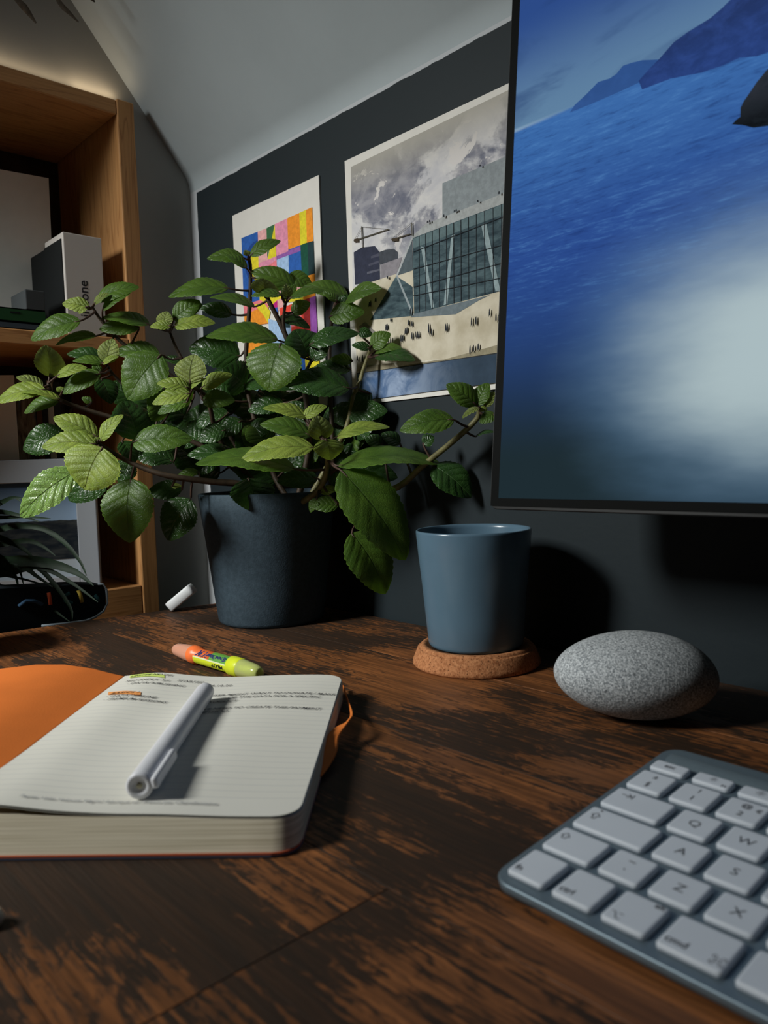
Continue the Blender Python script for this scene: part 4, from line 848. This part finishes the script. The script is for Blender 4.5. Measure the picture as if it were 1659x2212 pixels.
m = MB(); m.lathe([(.0058, q * .80), (.0056, q * .87), (.0046, q * .93), (.0032, q * .965), (0, q * .97)], 24, fh); build('tip_holder', m, M_HY, hl, label='yellow tip holder')
m = MB(); m.lathe([(.0068, q * .775), (.0068, q * .80), (.0064, q * .86), (.0056, q * .95), (.0044, q * .99), (.0034, q), (0, q)], 32, fh); build('cap', m, M_CLY, hl, label='translucent pale lime cap')
# printed label wrapped on the barrel: strips by angle
cd_ = CAM - (Ha + hx * q * .5); ang0 = math.degrees(math.atan2(cd_ @ hu, cd_ @ hs))
def wrap(nm, pts, mat, r=.00612):           # pts: (angle offset deg from the camera side, along 0..1)
    mm = MB(); mm.add([fh((r * math.cos(math.radians(ang0 + d)), r * math.sin(math.radians(ang0 + d)), q * t)) for d, t in pts], [tuple(range(len(pts)))]); return build(nm, mm, mat, hl)
def strip(nm, d0, d1, t0, t1, mat, r):
    mm = MB(); mm.sheet([[fh((r * math.cos(math.radians(ang0 + d)), r * math.sin(math.radians(ang0 + d)), q * t)) for t in (t0, t1)] for d in np.linspace(d0, d1, 8)]); return build(nm, mm, mat, hl)
sgn = 1 if hu[2] > 0 else -1
strip('label_band', -75, -18, .31, .70, M_HY, .00608); strip('label_band', -8, 75, .50, .70, M_HG, .00610); strip('label_band', -18, -8, .31, .70, simple('pale_line', (222, 228, 180), .5), .00612)
M_NAVY = simple('navy_print', (24, 34, 92), .5); M_PBLK = simple('black_print', (22, 30, 24), .5)
def wraptext(s, t0, t1, d, size, mat, shear=0, bold=.0003):
    vs, fs = text_verts(s, size, shear, 'LEFT', 1, bold); L = max(v[0] for v in vs); mm = MB(); r = .00622
    mm.add([fh((r * math.cos(math.radians(ang0 + d) - v[1] / r), r * math.sin(math.radians(ang0 + d) - v[1] / r), q * (t1 + (t0 - t1) * v[0] / L))) for v in vs], fs); build('lettering', mm, mat, hl)
wraptext('VW', .33, .47, 42, .0062, M_NAVY, .2, .0005); wraptext('Spotliter', .45, .685, 34, .0044, M_NAVY, .2, .0002); wraptext('PILOT', .53, .665, -28, .0032, M_PBLK, 0, .0002)

# ---------------------------------------------------------------- the big potted plant
pf = onz(600, 1357); aw = unit([pf[0] - CAM[0], pf[1] - CAM[1], 0]); pc = pf + aw * .0525
pc[1] = min(pc[1], -.0755); ZR = ZD + .1275
plant = thing('potted_plant', 'bushy green plant with serrated leaves in a dark slate pot', 'plant', (pc[0], pc[1], ZD))
n = NT('slate_pot'); p = n.pos(); c = n.mix(n.ramp(n.noise(p, 260, 4, .6), .3, .7), lin((50, 65, 75)), lin((60, 76, 87))); M_POT = n.done(n.bsdf(c, .72, .3, 0, n.bump(n.noise(p, 700, 3), .3, .0008)))
fpp = Fr((pc[0], pc[1], ZD))
m = MB(); m.lathe([(0, 0), (.0490, 0), (.0515, .0012), (.0528, .004), (.0560, .030), (.0610, .075), (.0655, .110), (.0672, .1262), (.0664, .1275), (.0640, .1272), (.0634, .118), (.060, .10), (0, .10)], 96, fpp); build('pot', m, M_POT, plant)
m = MB(); rows = []
for i in range(9): rows.append([fpp((.0612 * i / 8 * math.cos(a), .0612 * i / 8 * math.sin(a), .108 + .004 * random.random())) for a in np.linspace(0, 2 * math.pi, 25)])
for r in rows: r[-1] = r[0]
m.sheet(rows); build('soil', m, simple('potting_soil', (44, 34, 26), .95, .1, var=.4, vs=400, bump=.6, bs=500, bd=.002), plant)

TR = {'A': (0, 560, 3.567), 'B': (340, 500, 2.860), 'C': (340, 850, 2.860), 'D': (820, 760, 5.530), 'P': (0, 0, 1)}
def cv(k, x, y): t = TR[k]; return t[0] + x / t[2], t[1] + y / t[2]
def wd_(x, y): d = ray(x, y); return -CAM[1] / d[1]
def pt(k, x, y, dep):
    x, y = cv(k, x, y); return at(x, y, min(dep, wd_(x, y) - .012))
M_STEM = simple('stem_brown', (58, 46, 34), .6, .3, var=.25, vs=200); M_STG = simple('stem_green', (104, 100, 62), .5, .4, var=.25, vs=150)
stems = []
def stem(k, pts, r0, r1, mat=M_STEM, name='stem'):
    P = [pt(k, *p) for p in pts]; T = np.linspace(0, len(P) - 1, 5 * (len(P) - 1) + 1); Q = [cr_(P, t) for t in T]
    m = MB(); m.tube(Q, list(np.linspace(r0, r1, len(Q))), 10); build(name, m, mat, plant); stems.extend(Q)
BASE = (620, 1085, .745)
stem('P', [(632, 1092, .74), (585, 1010, .76), (533, 830, .775), (540, 650, .775), (541, 580, .775), (537, 555, .775)], .0030, .0016)
stem('P', [(640, 1092, .74), (668, 960, .745), (655, 830, .75), (616, 722, .75), (583, 655, .745), (576, 640, .745)], .0034, .0020)
stem('P', [(616, 722, .75), (612, 690, .745), (617, 655, .74)], .0018, .0013)
stem('P', [(655, 830, .75), (662, 800, .74), (690, 748, .735)], .0018, .0014)
stem('P', [(660, 1092, .74), (742, 940, .735), (765, 855, .735), (778, 820, .73), (803, 745, .73)], .0030, .0018, M_STG)
stem('P', [(720, 1000, .735), (712, 760, .76), (722, 665, .76), (730, 648, .76)], .0022, .0016)
stem('P', [(620, 1092, .735), (540, 1050, .72), (452, 1040, .71), (364, 1028, .70), (302, 1008, .70), (252, 983, .70), (212, 958, .69)], .0036, .0017)
stem('P', [(600, 1092, .75), (480, 960, .75), (448, 862, .73), (411, 835, .71)], .0028, .0016)
stem('P', [(595, 1092, .76), (430, 960, .76), (202, 890, .75), (123, 860, .74), (104, 828, .735)], .0028, .0016)
stem('P', [(590, 1092, .77), (470, 900, .79), (392, 773, .79), (367, 717, .785)], .0024, .0013)
stem('P', [(420, 850, .79), (300, 760, .79), (266, 742, .785), (221, 695, .785), (200, 664, .78)], .0024, .0014)
stem('P', [(300, 860, .77), (250, 815, .77), (226, 780, .765)], .0018, .0012)
stem('P', [(640, 1092, .72), (690, 1056, .695), (707, 1004, .68), (704, 955, .67)], .0032, .0019, M_STG)
stem('P', [(690, 1056, .695), (717, 1020, .69), (735, 1012, .685)], .0020, .0014)
stem('P', [(700, 1092, .73), (843, 1060, .69), (916, 1004, .665), (993, 941, .64), (1031, 903, .63), (1034, 880, .628)], .0032, .0020, M_STG)

ML = {'y': mat_leaf('leaf_young', (116, 138, 52), (142, 160, 66), (92, 100, 42), .5, (150, 176, 50), .22, .6, .55),
      'v': mat_leaf('leaf_new_purple_veined', (106, 122, 54), (130, 144, 70), (58, 54, 38), .55, (140, 160, 50), .2, .8, .7),
      'm': mat_leaf('leaf_mid_green', (66, 96, 32), (84, 114, 40), (50, 72, 28), .42, (104, 144, 30), .24, .5, .45),
      'd': mat_leaf('leaf_deep_shaded', (36, 64, 28), (48, 80, 34), (70, 100, 54), .28, (60, 100, 30), .16, .45, .5),  # mature green, also set darker to stand in for shaded leaves
      'g': mat_leaf('leaf_glossy', (104, 136, 64), (134, 166, 88), (66, 92, 42), .28, (110, 146, 40), .12, .7, .9)}
M_PET = simple('petiole_purple', (70, 52, 44), .55, .3)
lr = random.Random(3)
def leaf(k, bx_, by_, tx, ty, Wp, cls, dep, ddep=0.0, roll=None, arch=.10, fold=.30, pet=None):
    b, t = pt(k, bx_, by_, dep), pt(k, tx, ty, dep + ddep)
    if t[1] > -.012: t[1] = -.012
    sc_ = TR[k][2]; Wv = Wp / sc_ * dep / F
    ax = t - b; Ln = np.linalg.norm(ax); a = ax / Ln; v = unit(CAM - (b + t) / 2); s0 = unit(np.cross(a, v)); n0 = np.cross(s0, a)
    Wr = max(Wv * 1.15, .52 * Ln)
    if roll is None:
        cs_ = min(1, Wv / Wr); roll = math.degrees(math.acos(cs_))
        # turn the upper face towards the sky
        r1 = n0 * math.cos(math.radians(roll)) + s0 * math.sin(math.radians(roll)); r2 = n0 * math.cos(math.radians(roll)) - s0 * math.sin(math.radians(roll))
        if r2[2] > r1[2]: roll = -roll
        roll += lr.uniform(-6, 6)
    an = math.radians(roll); sd_ = s0 * math.cos(an) - n0 * math.sin(an); nr = n0 * math.cos(an) + s0 * math.sin(an)
    if nr[2] < -.25 and roll == 0: pass
    NT_, NS = 26, 5
    tw0 = lr.uniform(-.12, .12); wav = lr.uniform(0, 6.28); sag = arch * Ln
    rows = []; uv = []
    for i in range(NT_ + 1):
        tt = i / NT_
        w = (math.sin(math.pi * tt ** .88) ** .66) * (1 - .16 * tt) if 0 < tt < 1 else 0.0
        w = w * Wr * .5 * 1.04 + (.0006 if tt < .5 else .0001)
        tooth = (1 + (.045 if i % 2 else -.02) * (1 if 1 < i < NT_ else 0))
        c0 = b + ax * tt + nr * (sag * math.sin(math.pi * min(1, tt * 1.0)) ) ; r = []
        for j in range(-NS, NS + 1):
            q = j / NS; ww = w * q * (tooth if abs(j) == NS else 1)
            ph_ = (tt - .26 * abs(q)) * 6.0
            z = -fold * 0 + fold * abs(q) ** 1.3 * w * .9 + .0004 * abs(math.sin(math.pi * ph_)) * (Ln / .06) * min(1, w / .006) + .03 * w * math.sin(9 * tt + wav + 2 * q) * abs(q)
            z -= .25 * w * abs(q) ** 3
            r.append(c0 + sd_ * (ww + tw0 * 0) + nr * z); uv.append((tt, q, 0))
        rows.append(r)
    m = MB(); m.sheet(rows, 0, True, uv)
    # petiole to the nearest stem
    S = min(stems, key=lambda s: np.linalg.norm(s - b)) if pet is None else pt(k, *pet)
    g = np.linalg.norm(S - b)
    if g < .075:
        mid_ = (S + b) / 2 + nr * g * .06 + np.array([0, 0, -.08 * g]); P = [S, mid_, b, b + ax * .12 + nr * sag * math.sin(math.pi * .12) - nr * .0004]
        T = np.linspace(0, 3, 8); uvn = len(m.v); m.tube([cr_(P, q) for q in T], list(np.linspace(.0013, .0007, 8)), 6, 1)
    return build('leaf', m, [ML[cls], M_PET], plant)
# back to front; k, base, tip, seen width, kind, depth
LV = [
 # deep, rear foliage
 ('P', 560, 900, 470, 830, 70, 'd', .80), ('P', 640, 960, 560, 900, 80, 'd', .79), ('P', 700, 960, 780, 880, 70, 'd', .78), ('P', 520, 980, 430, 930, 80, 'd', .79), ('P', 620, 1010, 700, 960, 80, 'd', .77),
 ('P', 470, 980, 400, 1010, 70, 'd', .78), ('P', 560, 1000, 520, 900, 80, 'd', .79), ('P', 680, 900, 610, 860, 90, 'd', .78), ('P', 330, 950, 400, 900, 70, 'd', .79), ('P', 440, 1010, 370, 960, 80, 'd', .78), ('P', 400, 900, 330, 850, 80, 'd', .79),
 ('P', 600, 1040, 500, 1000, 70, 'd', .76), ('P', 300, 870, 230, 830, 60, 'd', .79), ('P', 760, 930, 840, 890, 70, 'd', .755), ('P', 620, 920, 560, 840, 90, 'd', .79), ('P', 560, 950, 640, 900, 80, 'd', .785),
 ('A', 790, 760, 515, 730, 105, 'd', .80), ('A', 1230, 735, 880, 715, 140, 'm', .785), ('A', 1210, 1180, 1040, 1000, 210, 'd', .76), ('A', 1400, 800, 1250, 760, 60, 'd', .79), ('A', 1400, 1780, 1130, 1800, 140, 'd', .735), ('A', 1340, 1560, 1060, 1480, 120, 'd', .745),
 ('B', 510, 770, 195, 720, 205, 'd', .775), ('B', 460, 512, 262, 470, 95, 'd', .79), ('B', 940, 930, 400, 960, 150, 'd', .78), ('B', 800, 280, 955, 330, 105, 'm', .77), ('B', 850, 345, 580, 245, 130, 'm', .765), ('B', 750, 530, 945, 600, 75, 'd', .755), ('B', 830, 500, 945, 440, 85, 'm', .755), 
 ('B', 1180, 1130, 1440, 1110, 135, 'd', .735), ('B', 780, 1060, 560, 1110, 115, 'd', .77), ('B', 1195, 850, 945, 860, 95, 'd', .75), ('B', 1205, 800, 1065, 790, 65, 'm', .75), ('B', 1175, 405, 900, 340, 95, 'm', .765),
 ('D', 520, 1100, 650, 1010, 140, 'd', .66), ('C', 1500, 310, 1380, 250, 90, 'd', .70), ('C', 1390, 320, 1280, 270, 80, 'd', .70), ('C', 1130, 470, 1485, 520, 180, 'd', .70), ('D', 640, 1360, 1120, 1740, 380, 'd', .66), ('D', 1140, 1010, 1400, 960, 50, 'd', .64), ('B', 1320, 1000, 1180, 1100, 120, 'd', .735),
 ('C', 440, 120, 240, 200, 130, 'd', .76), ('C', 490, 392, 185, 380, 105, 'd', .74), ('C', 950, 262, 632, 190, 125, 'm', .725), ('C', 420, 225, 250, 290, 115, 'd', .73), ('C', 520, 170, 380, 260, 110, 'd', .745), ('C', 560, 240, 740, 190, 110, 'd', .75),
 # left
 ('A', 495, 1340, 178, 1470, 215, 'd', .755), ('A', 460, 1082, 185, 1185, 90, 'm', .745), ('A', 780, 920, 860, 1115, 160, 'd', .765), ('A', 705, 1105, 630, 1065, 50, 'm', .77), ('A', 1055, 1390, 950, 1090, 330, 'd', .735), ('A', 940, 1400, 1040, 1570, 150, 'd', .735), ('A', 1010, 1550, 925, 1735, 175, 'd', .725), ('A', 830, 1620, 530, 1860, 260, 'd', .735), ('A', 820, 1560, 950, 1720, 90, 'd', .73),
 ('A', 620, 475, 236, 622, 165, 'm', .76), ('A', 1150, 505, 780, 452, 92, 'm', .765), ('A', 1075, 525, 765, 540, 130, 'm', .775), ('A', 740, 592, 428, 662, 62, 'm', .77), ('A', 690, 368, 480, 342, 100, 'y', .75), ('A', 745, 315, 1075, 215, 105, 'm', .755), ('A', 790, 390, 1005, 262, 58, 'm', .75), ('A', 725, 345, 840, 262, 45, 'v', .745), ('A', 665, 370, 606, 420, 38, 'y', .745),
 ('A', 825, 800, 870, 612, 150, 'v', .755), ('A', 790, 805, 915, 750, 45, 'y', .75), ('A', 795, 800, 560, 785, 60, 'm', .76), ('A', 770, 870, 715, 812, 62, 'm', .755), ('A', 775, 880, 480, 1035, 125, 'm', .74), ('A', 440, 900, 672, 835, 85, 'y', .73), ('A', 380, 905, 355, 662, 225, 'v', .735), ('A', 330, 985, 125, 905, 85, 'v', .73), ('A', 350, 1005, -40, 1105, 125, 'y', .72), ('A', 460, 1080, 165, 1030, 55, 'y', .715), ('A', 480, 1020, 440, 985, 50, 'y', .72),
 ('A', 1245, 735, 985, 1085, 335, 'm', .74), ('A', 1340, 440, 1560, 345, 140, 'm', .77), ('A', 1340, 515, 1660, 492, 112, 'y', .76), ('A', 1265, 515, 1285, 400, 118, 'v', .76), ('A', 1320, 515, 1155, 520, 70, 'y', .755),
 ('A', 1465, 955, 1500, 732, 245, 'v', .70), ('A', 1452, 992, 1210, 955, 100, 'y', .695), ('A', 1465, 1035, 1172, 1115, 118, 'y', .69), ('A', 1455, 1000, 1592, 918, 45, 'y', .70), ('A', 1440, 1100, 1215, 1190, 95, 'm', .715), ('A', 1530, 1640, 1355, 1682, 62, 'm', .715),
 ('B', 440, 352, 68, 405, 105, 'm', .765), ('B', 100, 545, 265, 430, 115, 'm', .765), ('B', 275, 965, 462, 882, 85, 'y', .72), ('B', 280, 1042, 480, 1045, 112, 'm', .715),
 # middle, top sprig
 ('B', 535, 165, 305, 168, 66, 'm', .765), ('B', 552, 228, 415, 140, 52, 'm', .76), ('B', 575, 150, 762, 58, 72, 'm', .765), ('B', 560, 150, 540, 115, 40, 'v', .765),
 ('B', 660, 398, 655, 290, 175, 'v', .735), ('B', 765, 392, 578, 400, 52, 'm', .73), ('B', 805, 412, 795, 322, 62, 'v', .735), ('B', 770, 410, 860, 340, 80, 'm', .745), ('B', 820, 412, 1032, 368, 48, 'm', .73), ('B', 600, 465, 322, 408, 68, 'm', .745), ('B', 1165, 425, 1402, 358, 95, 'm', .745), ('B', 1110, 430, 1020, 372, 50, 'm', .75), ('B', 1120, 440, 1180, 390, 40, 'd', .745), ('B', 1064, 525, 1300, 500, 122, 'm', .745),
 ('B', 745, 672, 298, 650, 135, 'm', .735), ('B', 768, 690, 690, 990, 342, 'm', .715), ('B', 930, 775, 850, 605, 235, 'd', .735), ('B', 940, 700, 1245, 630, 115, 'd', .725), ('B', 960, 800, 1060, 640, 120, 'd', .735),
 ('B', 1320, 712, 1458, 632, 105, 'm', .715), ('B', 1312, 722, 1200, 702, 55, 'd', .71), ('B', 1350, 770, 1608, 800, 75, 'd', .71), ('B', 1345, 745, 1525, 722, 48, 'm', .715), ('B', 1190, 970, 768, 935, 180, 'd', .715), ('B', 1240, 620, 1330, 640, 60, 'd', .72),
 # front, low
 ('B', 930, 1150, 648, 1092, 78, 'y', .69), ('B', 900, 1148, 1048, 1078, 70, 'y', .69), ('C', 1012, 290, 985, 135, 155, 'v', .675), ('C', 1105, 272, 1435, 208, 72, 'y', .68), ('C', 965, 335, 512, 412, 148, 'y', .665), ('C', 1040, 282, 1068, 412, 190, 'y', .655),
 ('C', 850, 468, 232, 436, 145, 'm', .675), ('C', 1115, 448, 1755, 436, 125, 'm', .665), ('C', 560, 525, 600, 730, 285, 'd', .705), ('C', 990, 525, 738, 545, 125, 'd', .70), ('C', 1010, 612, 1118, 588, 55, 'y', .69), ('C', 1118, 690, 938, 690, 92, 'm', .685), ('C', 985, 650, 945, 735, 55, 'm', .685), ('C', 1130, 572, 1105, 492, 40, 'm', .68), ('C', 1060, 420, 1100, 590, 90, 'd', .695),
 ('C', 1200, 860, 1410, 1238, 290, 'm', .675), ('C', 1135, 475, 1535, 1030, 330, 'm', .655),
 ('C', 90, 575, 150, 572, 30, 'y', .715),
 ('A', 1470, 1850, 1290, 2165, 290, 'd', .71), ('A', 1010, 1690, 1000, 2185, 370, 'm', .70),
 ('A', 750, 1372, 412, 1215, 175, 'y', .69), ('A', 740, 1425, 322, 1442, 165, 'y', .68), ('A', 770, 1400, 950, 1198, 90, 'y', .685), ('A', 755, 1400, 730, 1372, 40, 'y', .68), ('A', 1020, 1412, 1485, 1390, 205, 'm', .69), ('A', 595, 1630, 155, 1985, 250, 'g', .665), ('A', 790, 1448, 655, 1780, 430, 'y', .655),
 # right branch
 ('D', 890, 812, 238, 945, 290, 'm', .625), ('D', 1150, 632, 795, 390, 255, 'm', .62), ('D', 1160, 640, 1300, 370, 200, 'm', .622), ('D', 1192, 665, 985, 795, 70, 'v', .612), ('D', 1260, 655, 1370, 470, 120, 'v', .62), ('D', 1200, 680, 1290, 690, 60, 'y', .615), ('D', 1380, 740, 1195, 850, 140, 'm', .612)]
fr_n = random.Random(11)
for q in range(34):
    a = fr_n.uniform(0, 2 * math.pi); r = math.sqrt(fr_n.uniform(.02, 1)); x, y = 545 + 215 * r * math.cos(a), 935 + 105 * r * math.sin(a)
    dx, dy = unit([x - 590, (y - 1040) * .9]) ; Ln_ = fr_n.uniform(62, 96); jx = fr_n.uniform(-.5, .5)
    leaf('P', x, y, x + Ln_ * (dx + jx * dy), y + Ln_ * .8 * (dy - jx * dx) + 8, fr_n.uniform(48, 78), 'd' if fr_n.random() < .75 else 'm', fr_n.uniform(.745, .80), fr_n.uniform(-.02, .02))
for L in LV: leaf(*L)
